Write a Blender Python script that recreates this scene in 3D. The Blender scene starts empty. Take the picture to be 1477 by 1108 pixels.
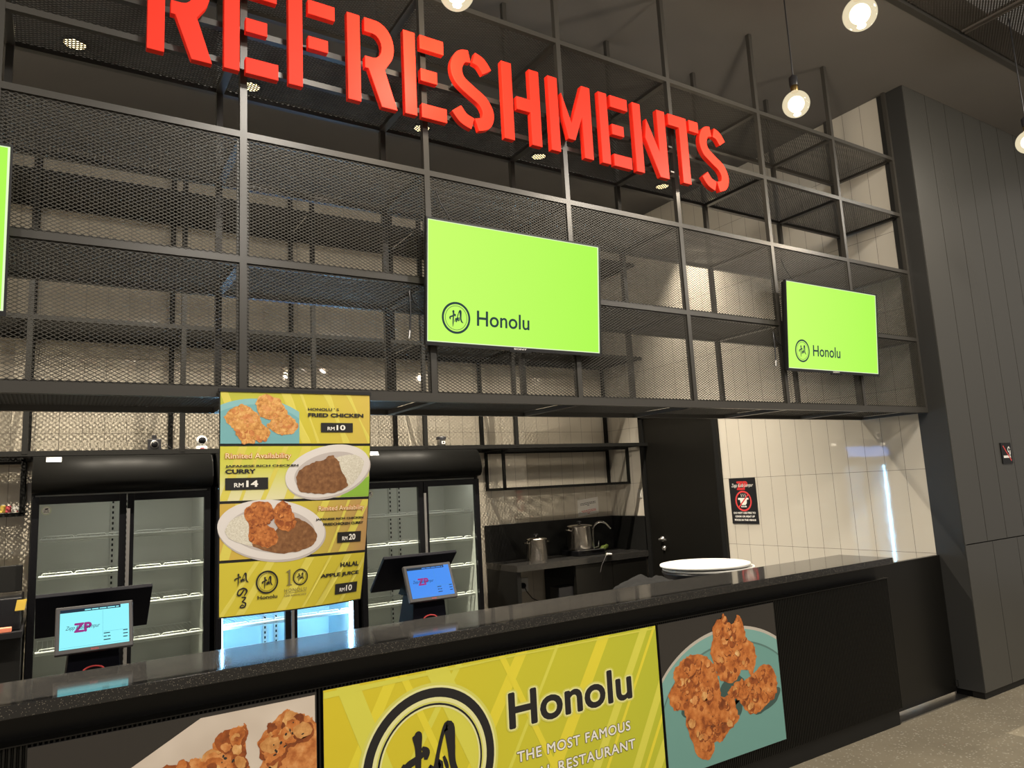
import bpy, math, random
from math import sin, cos, pi, sqrt
from mathutils import Matrix, Vector
random.seed(7)
scn = bpy.context.scene
COL = scn.collection
W = 4.772            # tiled side wall plane
CEIL = 4.463
Z0, Z1, Z2, Z3, Z4 = 1.985, 2.504, 3.0187, 3.466, 3.9155
FD = 0.50            # depth of the steel grid

# ------------------------------------------------------------------ materials
MATS = {}
def principled(name, col, rough=.5, metal=0., spec=.5, emit=None, estr=0., coat=0.):
    m = bpy.data.materials.new(name); m.use_nodes = True
    b = m.node_tree.nodes['Principled BSDF']
    b.inputs['Base Color'].default_value = (*col, 1)
    b.inputs['Roughness'].default_value = rough
    b.inputs['Metallic'].default_value = metal
    b.inputs['Specular IOR Level'].default_value = spec
    if coat: b.inputs['Coat Weight'].default_value = coat; b.inputs['Coat Roughness'].default_value = .05
    if emit:
        b.inputs['Emission Color'].default_value = (*emit, 1); b.inputs['Emission Strength'].default_value = estr
    MATS[name] = m
    return m
class NT:
    def __init__(s, m): s.t = m.node_tree; s.b = s.t.nodes['Principled BSDF']; s.tc = s.t.nodes.new('ShaderNodeTexCoord')
    def n(s, typ, **kw):
        x = s.t.nodes.new('ShaderNode' + typ)
        for k, v in kw.items():
            if k.startswith('i_'): x.inputs[k[2:].replace('_', ' ')].default_value = v
            else: setattr(x, k, v)
        return x
    def l(s, a, b): s.t.links.new(a, b)
    def math(s, op, a, b=None):
        x = s.n('Math', operation=op)
        for i, v in enumerate((a, b)):
            if v is None: continue
            if isinstance(v, (int, float)): x.inputs[i].default_value = v
            else: s.l(v, x.inputs[i])
        return x.outputs[0]
    def ramp(s, fac, stops, interp='LINEAR'):
        r = s.n('ValToRGB'); r.color_ramp.interpolation = interp
        e = r.color_ramp.elements
        while len(e) < len(stops): e.new(.5)
        for i, (p, c) in enumerate(stops): e[i].position = p; e[i].color = (*c, 1)
        s.l(fac, r.inputs[0]); return r.outputs[0]
    def noise(s, scale, detail=4., rough=.6, vec=None):
        x = s.n('TexNoise'); x.inputs['Scale'].default_value = scale; x.inputs['Detail'].default_value = detail
        x.inputs['Roughness'].default_value = rough
        s.l(vec or s.tc.outputs['Object'], x.inputs['Vector']); return x.outputs['Fac']
    def mix(s, fac, a, b):
        x = s.n('Mix', data_type='RGBA')
        if isinstance(fac, (int, float)): x.inputs[0].default_value = fac
        else: s.l(fac, x.inputs[0])
        for i, v in ((6, a), (7, b)):
            if isinstance(v, tuple): x.inputs[i].default_value = (*v, 1)
            else: s.l(v, x.inputs[i])
        return x.outputs[2]

def tile_mat(name, axis, u0, col):
    m = principled(name, col, .1, spec=.9); k = NT(m)
    sep = k.n('SeparateXYZ'); k.l(k.tc.outputs['Object'], sep.inputs[0])
    u = sep.outputs[axis]; z = sep.outputs['Z']
    zz = k.math('SUBTRACT', z, .96 - .602)
    zrow = k.math('FLOOR', k.math('DIVIDE', zz, .602))
    def gap(v, off, pitch, w):
        d = k.math('PINGPONG', k.math('SUBTRACT', v, off), pitch / 2)
        return k.math('LESS_THAN', d, w)
    gu = gap(u, u0, .1512, .0014); gz = gap(zz, 0, .602, .0014)
    g = k.math('MAXIMUM', gu, gz)
    ur = k.math('FLOOR', k.math('DIVIDE', k.math('SUBTRACT', u, u0), .1512))
    comb = k.n('CombineXYZ'); k.l(ur, comb.inputs[0]); k.l(zrow, comb.inputs[1])
    wn = k.n('TexWhiteNoise'); k.l(comb.outputs[0], wn.inputs['Vector'])
    var = k.mix(wn.outputs['Value'], tuple(c * .95 for c in col), col)
    k.l(k.mix(g, var, (.09, .075, .055)), k.b.inputs['Base Color'])
    k.l(k.math('ADD', k.math('MULTIPLY', g, .5), .035), k.b.inputs['Roughness'])
    nz = k.noise(9, 2)
    bp = k.n('Bump'); bp.inputs['Strength'].default_value = .015; bp.inputs['Distance'].default_value = .01
    k.l(nz, bp.inputs['Height']); k.l(bp.outputs[0], k.b.inputs['Normal'])
    return m
tile_mat('tile_back', 'X', -.876, (.60, .545, .445))
tile_mat('tile_side', 'Y', .21, (.62, .575, .495))

def speck_mat(name, base, specks, scale, thr, rough, spec=.5, var=0.):
    m = principled(name, base, rough, spec=spec); k = NT(m)
    v = k.n('TexVoronoi'); v.inputs['Scale'].default_value = scale; k.l(k.tc.outputs['Object'], v.inputs['Vector'])
    wn = k.n('TexWhiteNoise'); k.l(v.outputs['Color'], wn.inputs['Vector'])
    f = k.math('MULTIPLY', k.math('LESS_THAN', v.outputs['Distance'], .35), k.math('GREATER_THAN', wn.outputs['Value'], thr))
    b = base
    if var: b = k.ramp(k.noise(2.5, 5), [(.3, tuple(c * (1 - var) for c in base)), (.7, tuple(c * (1 + var) for c in base))])
    k.l(k.mix(f, b, specks), k.b.inputs['Base Color']); return m
speck_mat('granite', (.022, .0215, .021), (.18, .16, .13), 330, .80, .085)
speck_mat('terrazzo', (.235, .205, .15), (.40, .37, .30), 70, .72, .42, var=.12)

principled('kitchen_floor', (.05, .045, .04), .4)
principled('steel', (.044, .041, .036), .32, spec=.5)
principled('mesh', (.060, .055, .045), .42, .1, spec=.4)
principled('shelf_mesh', (.045, .042, .036), .55, 0, spec=.25)
principled('rack_mesh', (.012, .0115, .010), .6, 0, spec=.2)
principled('rack_steel', (.010, .0098, .009), .55, spec=.15)
principled('black_gloss', (.005, .005, .006), .22, spec=.35)
principled('canopy_black', (.0045, .0045, .0042), .45, spec=.08)
principled('black_matt', (.0075, .0075, .0072), .5, spec=.3)
principled('black_panel', (.0065, .0061, .0052), .32, spec=.35)
principled('black_plastic', (.014, .014, .016), .35)
principled('navy_plastic', (.005, .005, .009), .55, spec=.08)
principled('bezel_grey', (.05, .045, .045), .4)
principled('fluted', (.0062, .006, .005), .36, spec=.35)
principled('plank', (.056, .055, .050), .27, spec=.6)
principled('plank_gap', (.003, .003, .003), .8, spec=.1)
principled('column', (.030, .030, .029), .4)
m = principled('soffit', (.16, .15, .14), .8, spec=.2)
k = NT(m); k.l(k.ramp(k.noise(.8, 3), [(.3, (.138, .133, .128)), (.7, (.156, .148, .140))]), k.b.inputs['Base Color'])
principled('plenum', (.02, .019, .018), .8)
principled('ceiling_mesh', (.085, .075, .066), .5)
principled('red', (.90, .034, .016), .5, spec=.14)
principled('gasket_red', (.65, .06, .06), .4)
principled('chrome', (.72, .71, .68), .12, 1.)
m = principled('steel_pot', (.62, .58, .52), .2, 1.)
principled('brushed', (.42, .41, .40), .3, 1.)
principled('handle_silver', (.6, .58, .56), .3, .9)
principled('white_plastic', (.66, .65, .61), .35)
principled('wire_white', (.88, .88, .84), .4)
principled('fridge_grey', (.70, .70, .65), .45)
principled('fridge_lit_tint', (.55, .72, .80), .45)  # same liner with the blue LED light painted into its colour
principled('paper', (.74, .71, .65), .7)
principled('ink', (.012, .011, .012), .5)
principled('ink_red', (.55, .03, .03), .5)
principled('grey_ink', (.20, .17, .07), .6)
principled('white_ink', (.85, .83, .78), .45)
principled('green_thing', (.14, .19, .035), .6)
m = principled('cloth', (.016, .016, .016), .9, spec=.05)
principled('yellow_tag', (.75, .52, .08), .5)
principled('orange', (.8, .25, .15), .5)
principled('pink', (.7, .1, .12), .5)
principled('brass', (.55, .38, .15), .3, 1.)
principled('lamp_core', (1, 1, 1), .5, emit=(1, .86, .66), estr=9)
principled('down_lens', (1, .9, .6), .5, emit=(1, .80, .42), estr=5)
principled('added_blue_glow', (.02, .02, .03), .3, emit=(.16, .38, 1), estr=4)  # glow of an added panel that tints the steel bars blue
principled('led_cold', (1, 1, 1), .5, emit=(.32, .66, 1), estr=80)
def screen(name, col, s=1.): principled(name, (.01, .01, .01), .12, emit=col, estr=s)
principled('tv_green', (.012, .012, .012), .06, emit=(.49, 1., .105), estr=.98)
m = MATS['tv_green']; k = NT(m)
sep = k.n('SeparateXYZ'); k.l(k.tc.outputs['Generated'], sep.inputs[0])
k.l(k.ramp(sep.outputs['X'], [(0, (.58, 1., .14)), (1, (.43, .97, .075))]), k.b.inputs['Emission Color'])
principled('tv_edge', (.01, .01, .01), .1, emit=(.85, 1., .62), estr=.95)
principled('tv_ink', (.01, .02, .02), .1, emit=(.010, .030, .035), estr=1.)
screen('pos_cyan', (.30, .92, 1.), 1.0)
screen('pos_blue', (.055, .27, .88), 1.0)
screen('pos_line', (.10, .45, .70), .7)
screen('pos_magenta', (.35, .03, .25), .9)
screen('pos_dark', (.01, .03, .06), .8)
def glass_mat(name, tint, gloss=.9):
    m = bpy.data.materials.new(name); m.use_nodes = True; t = m.node_tree; t.nodes.clear()
    o = t.nodes.new('ShaderNodeOutputMaterial'); mx = t.nodes.new('ShaderNodeMixShader'); fr = t.nodes.new('ShaderNodeFresnel')
    tr = t.nodes.new('ShaderNodeBsdfTransparent'); gl = t.nodes.new('ShaderNodeBsdfGlossy')
    fr.inputs[0].default_value = 1.5; tr.inputs[0].default_value = (*tint, 1); gl.inputs['Roughness'].default_value = .02
    gl.inputs[0].default_value = (gloss, gloss, gloss, 1)
    ge = t.nodes.new('ShaderNodeNewGeometry'); sb_ = t.nodes.new('ShaderNodeMath'); sb_.operation = 'SUBTRACT'; sb_.inputs[0].default_value = 1; ml = t.nodes.new('ShaderNodeMath'); ml.operation = 'MULTIPLY'
    t.links.new(ge.outputs['Backfacing'], sb_.inputs[1]); t.links.new(fr.outputs[0], ml.inputs[0]); t.links.new(sb_.outputs[0], ml.inputs[1]); t.links.new(ml.outputs[0], mx.inputs[0])   # only the outer face of a pane mirrors
    t.links.new(tr.outputs[0], mx.inputs[1]); t.links.new(gl.outputs[0], mx.inputs[2])
    t.links.new(mx.outputs[0], o.inputs[0]); MATS[name] = m
glass_mat('door_glass', (.93, .96, .95)); glass_mat('bulb_glass', (.98, .93, .80))
m = MATS['bulb_glass']; t_ = m.node_tree; o_ = [x for x in t_.nodes if x.type == 'OUTPUT_MATERIAL'][0]; old = o_.inputs[0].links[0].from_socket
em_ = t_.nodes.new('ShaderNodeEmission'); em_.inputs[0].default_value = (1, .87, .60, 1); em_.inputs[1].default_value = .95
mx_ = t_.nodes.new('ShaderNodeMixShader'); mx_.inputs[0].default_value = .62; t_.links.new(old, mx_.inputs[1]); t_.links.new(em_.outputs[0], mx_.inputs[2]); t_.links.new(mx_.outputs[0], o_.inputs[0])
# --- prints
def food(name, stops, scale, dist=.6, rough=.55):
    m = principled(name, (.5, .3, .1), rough); k = NT(m)
    n1 = k.noise(scale, 8, .68)
    v = k.n('TexVoronoi'); v.inputs['Scale'].default_value = scale * 1.9; k.l(k.tc.outputs['Object'], v.inputs['Vector'])
    f = k.math('ADD', k.math('MULTIPLY', n1, 1 - dist * .5), k.math('MULTIPLY', k.math('SUBTRACT', .6, v.outputs['Distance']), dist * .5))
    k.l(k.ramp(f, stops), k.b.inputs['Base Color'])
food('print_chicken', [(.30, (.26, .06, .010)), (.42, (.52, .155, .030)), (.55, (.66, .25, .065)), (.72, (.82, .47, .20))], 17, .3)
food('print_chicken_dark', [(.30, (.16, .035, .006)), (.5, (.34, .085, .016)), (.7, (.50, .15, .03))], 22, .3)
food('print_chicken_gold', [(.30, (.50, .20, .05)), (.5, (.72, .38, .13)), (.7, (.90, .66, .36))], 24, .3)
food('print_chicken_pale', [(.30, (.42, .12, .025)), (.44, (.63, .24, .065)), (.57, (.74, .36, .13)), (.74, (.88, .60, .32))], 22, .3)
food('print_chicken_small', [(.30, (.42, .16, .03)), (.44, (.66, .32, .08)), (.57, (.78, .45, .15)), (.75, (.92, .68, .34))], 55, .3)
food('print_chicken_red', [(.30, (.24, .055, .010)), (.44, (.48, .15, .032)), (.57, (.61, .23, .06)), (.75, (.80, .44, .18))], 48, .3)
food('print_rice', [(.30, (.58, .54, .44)), (.5, (.76, .73, .64)), (.7, (.88, .86, .80))], 160)
food('print_curry', [(.30, (.15, .058, .018)), (.5, (.25, .11, .040)), (.64, (.33, .16, .065)), (.76, (.62, .42, .26))], 45, .3)
principled('print_dark', (.030, .026, .022), .5)
principled('print_black', (.012, .011, .011), .45)
principled('print_teal', (.155, .34, .31), .5)
principled('print_teal_rim', (.20, .40, .37), .5)
principled('print_teal_line', (.10, .20, .18), .5)
principled('print_teal_deep', (.045, .095, .085), .5)
principled('print_rim', (.50, .46, .40), .5)
principled('print_skyteal', (.17, .42, .46), .5)
principled('print_skyteal_rim', (.24, .50, .53), .5)
principled('print_china', (.72, .68, .66), .5)
principled('print_china_dark', (.52, .47, .45), .5)
m = principled('print_paper', (.66, .56, .47), .55); k = NT(m)
k.l(k.ramp(k.noise(3.5, 2), [(.35, (.56, .47, .39)), (.65, (.70, .61, .52))]), k.b.inputs['Base Color'])
m = principled('banner', (.6, .53, .02), .5); k = NT(m)
sep = k.n('SeparateXYZ'); k.l(k.tc.outputs['Generated'], sep.inputs[0])
k.l(k.ramp(sep.outputs['X'], [(0, (.70, .57, .026)), (.5, (.61, .57, .032)), (1, (.50, .53, .034))]), k.b.inputs['Base Color'])
principled('banner_streak', (.78, .68, .045), .5)
principled('banner_streak_pale', (.70, .68, .085), .5)
principled('banner_glow', (.80, .79, .38), .5)
principled('banner_halo', (.68, .67, .13), .5)
principled('menu_yellow', (.60, .51, .040), .5)
principled('menu_streak', (.68, .60, .10), .5)
m = principled('menu_band_a', (.66, .60, .03), .5); k = NT(m)
sep = k.n('SeparateXYZ'); k.l(k.tc.outputs['Generated'], sep.inputs[0])
k.l(k.ramp(sep.outputs['X'], [(0, (.46, .50, .05)), (.55, (.60, .52, .04)), (1, (.62, .46, .08))]), k.b.inputs['Base Color'])
m = principled('menu_band_b', (.6, .6, .2), .5); k = NT(m)
sep = k.n('SeparateXYZ'); k.l(k.tc.outputs['Generated'], sep.inputs[0])
k.l(k.ramp(k.math('SUBTRACT', k.math('MULTIPLY', sep.outputs['Z'], 4), 2.), [(0, (.74, .70, .45)), (.6, (.62, .62, .10)), (1, (.60, .58, .05))]), k.b.inputs['Base Color'])
m = principled('menu_band_c', (.6, .6, .2), .5); k = NT(m)
sep = k.n('SeparateXYZ'); k.l(k.tc.outputs['Generated'], sep.inputs[0])
k.l(k.ramp(sep.outputs['X'], [(0, (.60, .40, .07)), (.5, (.58, .49, .05)), (1, (.48, .28, .11))]), k.b.inputs['Base Color'])
principled('menu_green', (.26, .48, .05), .5)
principled('menu_orange', (.62, .13, .02), .5)
principled('menu_orange_soft', (.88, .78, .46), .5)

# ------------------------------------------------------------------ mesh builder
class MB:
    def __init__(s): s.v = []; s.f = []; s.mi = []; s.sm = []; s.mats = []; s.cur = 0; s.smooth = False
    def mat(s, n):
        if n not in s.mats: s.mats.append(n)
        s.cur = s.mats.index(n); return s
    def add(s, vs, fs):
        b = len(s.v); s.v += [tuple(p) for p in vs]
        for f in fs: s.f.append([b + i for i in f]); s.mi.append(s.cur); s.sm.append(s.smooth)
        return s
    def box(s, x0, y0, z0, x1, y1, z1):
        return s.hexa([(x0, y0, z0), (x1, y0, z0), (x1, y1, z0), (x0, y1, z0), (x0, y0, z1), (x1, y0, z1), (x1, y1, z1), (x0, y1, z1)])
    def hexa(s, v): return s.add(v, [(0, 3, 2, 1), (4, 5, 6, 7), (0, 1, 5, 4), (1, 2, 6, 5), (2, 3, 7, 6), (3, 0, 4, 7)])
    def obox(s, c, h, M):
        c = Vector(c); return s.hexa([c + M @ Vector((h[0] * a, h[1] * b, h[2] * d)) for d in (-1, 1) for a, b in ((-1, -1), (1, -1), (1, 1), (-1, 1))])
    def prism(s, pts, f0, f1):
        n = len(pts)
        vs = [f0(*p) for p in pts] + [f1(*p) for p in pts]
        s.add(vs, [tuple(range(n)), tuple(range(2 * n - 1, n - 1, -1))])
        b = len(s.v) - 2 * n
        for i in range(n):
            j = (i + 1) % n; s.f.append([b + j, b + i, b + n + i, b + n + j]); s.mi.append(s.cur); s.sm.append(False)
        return s
    def tube(s, path, r, n=8, cap=True):
        P = [Vector(p) for p in path]; rings = []
        rr = r if isinstance(r, (list, tuple)) else [r] * len(P)
        t0 = (P[1] - P[0]).normalized(); up = Vector((0, 0, 1)) if abs(t0.z) < .9 else Vector((1, 0, 0))
        nx = t0.cross(up).normalized()
        for i, p in enumerate(P):
            t = (P[min(i + 1, len(P) - 1)] - P[max(i - 1, 0)]).normalized()
            nx = (nx - t * nx.dot(t)).normalized(); ny = t.cross(nx)
            rings.append([p + (nx * cos(2 * pi * a / n) + ny * sin(2 * pi * a / n)) * rr[i] for a in range(n)])
        sm = s.smooth; s.smooth = True
        vs = [q for R_ in rings for q in R_]; fs = []
        for i in range(len(P) - 1):
            for a in range(n): b = (a + 1) % n; fs.append((i * n + a, i * n + b, (i + 1) * n + b, (i + 1) * n + a))
        s.add(vs, fs)
        if cap:
            s.smooth = False
            s.add(rings[0], [tuple(range(n - 1, -1, -1))]); s.add(rings[-1], [tuple(range(n))])
        s.smooth = sm; return s
    def lathe(s, prof, c, n=32, M=None, smooth=True):
        c = Vector(c); vs = []; fs = []
        for r, z in prof:
            for a in range(n):
                p = Vector((r * cos(2 * pi * a / n), r * sin(2 * pi * a / n), z))
                vs.append(c + (M @ p if M else p))
        for i in range(len(prof) - 1):
            for a in range(n):
                b = (a + 1) % n; fs.append((i * n + a, i * n + b, (i + 1) * n + b, (i + 1) * n + a))
        sm = s.smooth; s.smooth = smooth; s.add(vs, fs); s.smooth = sm
        if prof[0][0] > 1e-5: s.add(vs[:n], [tuple(range(n - 1, -1, -1))])
        if prof[-1][0] > 1e-5: s.add(vs[-n:], [tuple(range(n))])
        return s
    def build(s, name, parent=None, bevel=0., subsurf=0):
        o0 = Vector(parent.matrix_basis.translation) if parent else Vector((0, 0, 0))
        if parent and parent.parent: o0 = o0 + Vector(parent.parent.matrix_basis.translation)
        me = bpy.data.meshes.new(name); me.from_pydata([tuple(Vector(v) - o0) for v in s.v], [], s.f)
        for n_ in s.mats: me.materials.append(MATS[n_])
        me.polygons.foreach_set('material_index', s.mi); me.polygons.foreach_set('use_smooth', s.sm); me.update()
        o = bpy.data.objects.new(name, me); COL.objects.link(o)
        if parent: o.parent = parent
        if bevel:
            b = o.modifiers.new('b', 'BEVEL'); b.width = bevel; b.segments = 2; b.limit_method = 'ANGLE'; b.angle_limit = .6
        return o
def tag(o, label=None, cat=None, group=None, kind=None):
    if label: o['label'] = label
    if cat: o['category'] = cat
    if group: o['group'] = group
    if kind: o['kind'] = kind
    return o
def thing(name, label, cat, loc=(0, 0, 0), group=None):
    o = bpy.data.objects.new(name, None); COL.objects.link(o); o.location = loc; o.empty_display_size = .1
    return tag(o, label, cat, group)
def struct(name, mb, parent=None, **kw):
    o = mb.build(name, parent, **kw)
    if not parent: o['kind'] = 'structure'
    return o
def dup(root, loc, label=None, group=None):
    r = root.copy(); COL.objects.link(r); r.location = loc
    if label: r['label'] = label
    if group: r['group'] = group
    for ch in list(root.children):
        c = ch.copy(); COL.objects.link(c); c.parent = r
        for g in ch.children: d = g.copy(); COL.objects.link(d); d.parent = c
    return r
def boxmb(mat, *a): return MB().mat(mat).box(*a)

# ------------------------------------------------------------------ flat print helpers
_tc = {}
def text2d(s, bold=0., shear=0., font_space=1.):
    key = (s, bold, shear, font_space)
    if key in _tc: return _tc[key]
    c = bpy.data.curves.new('t', 'FONT'); c.body = s; c.size = 1; c.offset = bold; c.shear = shear; c.space_character = font_space
    c.fill_mode = 'FRONT'; c.resolution_u = 4
    o = bpy.data.objects.new('t', c); COL.objects.link(o); bpy.context.view_layer.update()
    me = bpy.data.meshes.new_from_object(o.evaluated_get(bpy.context.evaluated_depsgraph_get()))
    vs = [(v.co.x, v.co.y) for v in me.vertices]; fs = [tuple(p.vertices) for p in me.polygons]
    bpy.data.objects.remove(o); bpy.data.curves.remove(c); bpy.data.meshes.remove(me)
    _tc[key] = (vs, fs); return vs, fs
def put_text(mb, s, x, z, w, h, mp, layer, mat, bold=0., shear=0., space=1., drop=0., ref=None, rot=0., du=.012):
    vs, fs = text2d(s, 0., shear, space)          # heavier weights: the outline repeated on a small circle, each copy a hair higher
    rf = bold if ref is None else ref
    x0 = min(p[0] for p in vs) - rf; x1 = max(p[0] for p in vs) + rf; y0 = min(p[1] for p in vs) - rf; y1 = max(p[1] for p in vs) + rf
    mb.mat(mat); n = 0 if bold <= 0 else (8 if bold < .06 else 14)
    sh = [(0, 0)] + [(bold * cos(2 * pi * i / n), bold * sin(2 * pi * i / n)) for i in range(n)]
    if bold >= .06: sh += [(bold * .5 * cos(2 * pi * i / 8), bold * .5 * sin(2 * pi * i / 8)) for i in range(8)]
    k_ = TXL.get(mp, 1.)
    for i, (ox, oz) in enumerate(sh):
        out = []
        for p in vs:
            a = (p[0] + ox - x0) / (x1 - x0) * w; b = (p[1] + oz - y0) / (y1 - y0) * h + a * rot
            out.append(mp(x + a, z + b, layer + i * du * k_))
        mb.add(out, fs)
TXL = {}
def poly(mb, pts, mp, layer, mat): mb.mat(mat).add([mp(x, z, layer) for x, z in pts], [tuple(range(len(pts)))])
def gridq(mb, x0, z0, x1, z1, mp, layer, mat, nx=1, nz=1):
    mb.mat(mat); vs = [mp(x0 + (x1 - x0) * i / nx, z0 + (z1 - z0) * j / nz, layer) for j in range(nz + 1) for i in range(nx + 1)]
    mb.add(vs, [(j * (nx + 1) + i, j * (nx + 1) + i + 1, (j + 1) * (nx + 1) + i + 1, (j + 1) * (nx + 1) + i) for j in range(nz) for i in range(nx)])
def clip(pts, x0, z0, x1, z1):
    def cut(P, ins, inter):
        o = []
        for i in range(len(P)):
            a, b = P[i - 1], P[i]
            if ins(b):
                if not ins(a): o.append(inter(a, b))
                o.append(b)
            elif ins(a): o.append(inter(a, b))
        return o
    def ix(v): return lambda a, b: (v, a[1] + (b[1] - a[1]) * (v - a[0]) / (b[0] - a[0]))
    def iz(v): return lambda a, b: (a[0] + (b[0] - a[0]) * (v - a[1]) / (b[1] - a[1]), v)
    for ins, it in ((lambda p: p[0] >= x0, ix(x0)), (lambda p: p[0] <= x1, ix(x1)), (lambda p: p[1] >= z0, iz(z0)), (lambda p: p[1] <= z1, iz(z1))):
        pts = cut(pts, ins, it)
        if not pts: return []
    return pts
def ell(cx, cz, rx, rz, rot=0., n=56):
    return [(cx + rx * cos(t) * cos(rot) - rz * sin(t) * sin(rot), cz + rx * cos(t) * sin(rot) + rz * sin(t) * cos(rot)) for t in (2 * pi * i / n for i in range(n))]
def star(mb, pts, mp, layer, mat, rings=4):     # star-shaped outline filled in rings so it follows a bent sheet
    cx = sum(p[0] for p in pts) / len(pts); cz = sum(p[1] for p in pts) / len(pts); n = len(pts)
    mb.mat(mat); vs = [mp(cx, cz, layer)]; fs = []
    for r in range(1, rings + 1):
        for x, z in pts: vs.append(mp(cx + (x - cx) * r / rings, cz + (z - cz) * r / rings, layer))
    for i in range(n): fs.append((0, 1 + i, 1 + (i + 1) % n))
    for r in range(1, rings):
        for i in range(n):
            j = (i + 1) % n; a = 1 + (r - 1) * n; b = 1 + r * n; fs.append((a + i, b + i, b + j, a + j))
    mb.add(vs, fs)
def annulus(mb, cx, cz, r0, r1, mp, layer, mat, n=64, ez=1., box=None):
    for i in range(n):
        a, b = 2 * pi * i / n, 2 * pi * (i + 1) / n
        q = [(cx + r * cos(t), cz + r * ez * sin(t)) for r, t in ((r0, a), (r1, a), (r1, b), (r0, b))]
        if box: q = clip(q, *box)
        if q: poly(mb, q, mp, layer, mat)
def jag(pts, amp, sub=5, seed=1):
    rnd = random.Random(seed); out = []; n = len(pts)
    for i in range(n):
        p0, p1, p2, p3 = pts[i - 1], pts[i], pts[(i + 1) % n], pts[(i + 2) % n]
        for k_ in range(sub):
            t = k_ / sub
            def cr(a, b, c, d): return .5 * (2 * b + (c - a) * t + (2 * a - 5 * b + 4 * c - d) * t * t + (3 * b - a - 3 * c + d) * t ** 3)
            out.append((cr(p0[0], p1[0], p2[0], p3[0]) + rnd.uniform(-amp, amp), cr(p0[1], p1[1], p2[1], p3[1]) + rnd.uniform(-amp, amp)))
    return out
def stroke(mb, pts, mp, layer, mat, sub=5):     # pts: (x, z, width)
    n = len(pts); C = []
    for i in range(n - 1):
        p0, p1, p2, p3 = pts[max(i - 1, 0)], pts[i], pts[i + 1], pts[min(i + 2, n - 1)]
        for k_ in range(sub + (i == n - 2)):
            t = k_ / sub
            C.append([.5 * (2 * b + (c - a) * t + (2 * a - 5 * b + 4 * c - d) * t * t + (3 * b - a - 3 * c + d) * t ** 3) for a, b, c, d in zip(p0, p1, p2, p3)])
    vs = []
    for i, (x, z, w) in enumerate(C):
        a = C[max(i - 1, 0)]; b = C[min(i + 1, len(C) - 1)]; dx, dz = b[0] - a[0], b[1] - a[1]; L = sqrt(dx * dx + dz * dz) or 1
        vs += [mp(x + dz / L * w / 2, z - dx / L * w / 2, layer), mp(x - dz / L * w / 2, z + dx / L * w / 2, layer)]
    mb.mat(mat).add(vs, [(2 * i, 2 * i + 2, 2 * i + 3, 2 * i + 1) for i in range(len(C) - 1)])
def dashes(mb, x, z, w, h, mp, layer, mat, seed=1):      # a line of print too small to read: word-length dashes
    rnd = random.Random(seed); u = 0
    while u < w - h:
        l = min(rnd.uniform(2.2, 6.5) * h, w - u); gridq(mb, x + u, z, x + u + l, z + h, mp, layer, mat); u += l + h * .8
SAIL = [[(-.36, .66, .02), (-.33, .60, .15), (-.31, .35, .10), (-.33, -.05, .09), (-.35, -.45, .08), (-.38, -.80, .03)],
        [(-.72, .02, .05), (-.55, .10, .10), (-.35, .17, .09), (-.10, .28, .06)],
        [(-.66, .14, .03), (-.70, -.02, .11), (-.66, -.18, .05)], [(-.22, .36, .04), (-.12, .26, .11), (-.14, .12, .05)],
        [(.00, -.38, .08), (.10, -.05, .07), (.20, .28, .06), (.34, .60, .07), (.46, .62, .17), (.50, .25, .13), (.52, -.05, .10), (.62, -.30, .10), (.80, -.42, .03)],
        [(-.16, -.36, .05), (-.02, -.04, .08), (.06, -.30, .06), (.20, .02, .08), (.26, -.26, .06), (.40, -.10, .04)],
        [(.30, .10, .04), (.36, -.05, .06), (.40, -.2, .03)]]
def emblem(mb, cx, cz, r, mp, layer, mat, ez=1., ring=(.86, 1.), inner=(.74, .77), box=None, dl=.2):
    annulus(mb, cx, cz, r * ring[0], r * ring[1], mp, layer, mat, ez=ez, box=box)
    annulus(mb, cx, cz, r * inner[0], r * inner[1], mp, layer, mat, ez=ez, box=box)
    for i, s_ in enumerate(SAIL): stroke(mb, [(cx + x * r * .62, cz + z * r * .70 * ez, w * r * .98) for x, z, w in s_], mp, layer + dl * (1 + .15 * i), mat)
def zlogo(mb, cx, cz, w, mp, layer, red, scriptm, scriptback=None, rot=0.):
    put_text(mb, 'ZP', cx - w * .26, cz - w * .16 - w * .26 * rot, w * .52, w * .32, mp, layer, red, bold=.05, ref=.05, rot=rot)
    put_text(mb, 'Zepp Kuala Lumpur', cx - w * .5, cz - w * .09 - w * .5 * rot, w, w * .17, mp, layer + 1, scriptm, bold=.0, shear=.45, ref=0., rot=rot)

# ================================================================== CAMERA
R = [[0.8463670190195095, -0.5301190549153896, -0.05134838587184049], [0.03286506225307245, 0.14821037369122805, -0.9884096179284215], [0.5315851359840029, 0.8348697339980176, 0.14286276791014643]]
cam = bpy.data.cameras.new('camera'); co = bpy.data.objects.new('camera', cam); COL.objects.link(co)
Mx = Matrix([[R[0][i], -R[1][i], -R[2][i]] for i in range(3)]).to_4x4(); Mx.translation = (-0.58836, -2.82051, 1.57626)
co.matrix_world = Mx; cam.sensor_fit = 'HORIZONTAL'; cam.sensor_width = 36; cam.lens = 36 * 1041.2227 / 1477; cam.clip_start = .05
scn.camera = co

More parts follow.
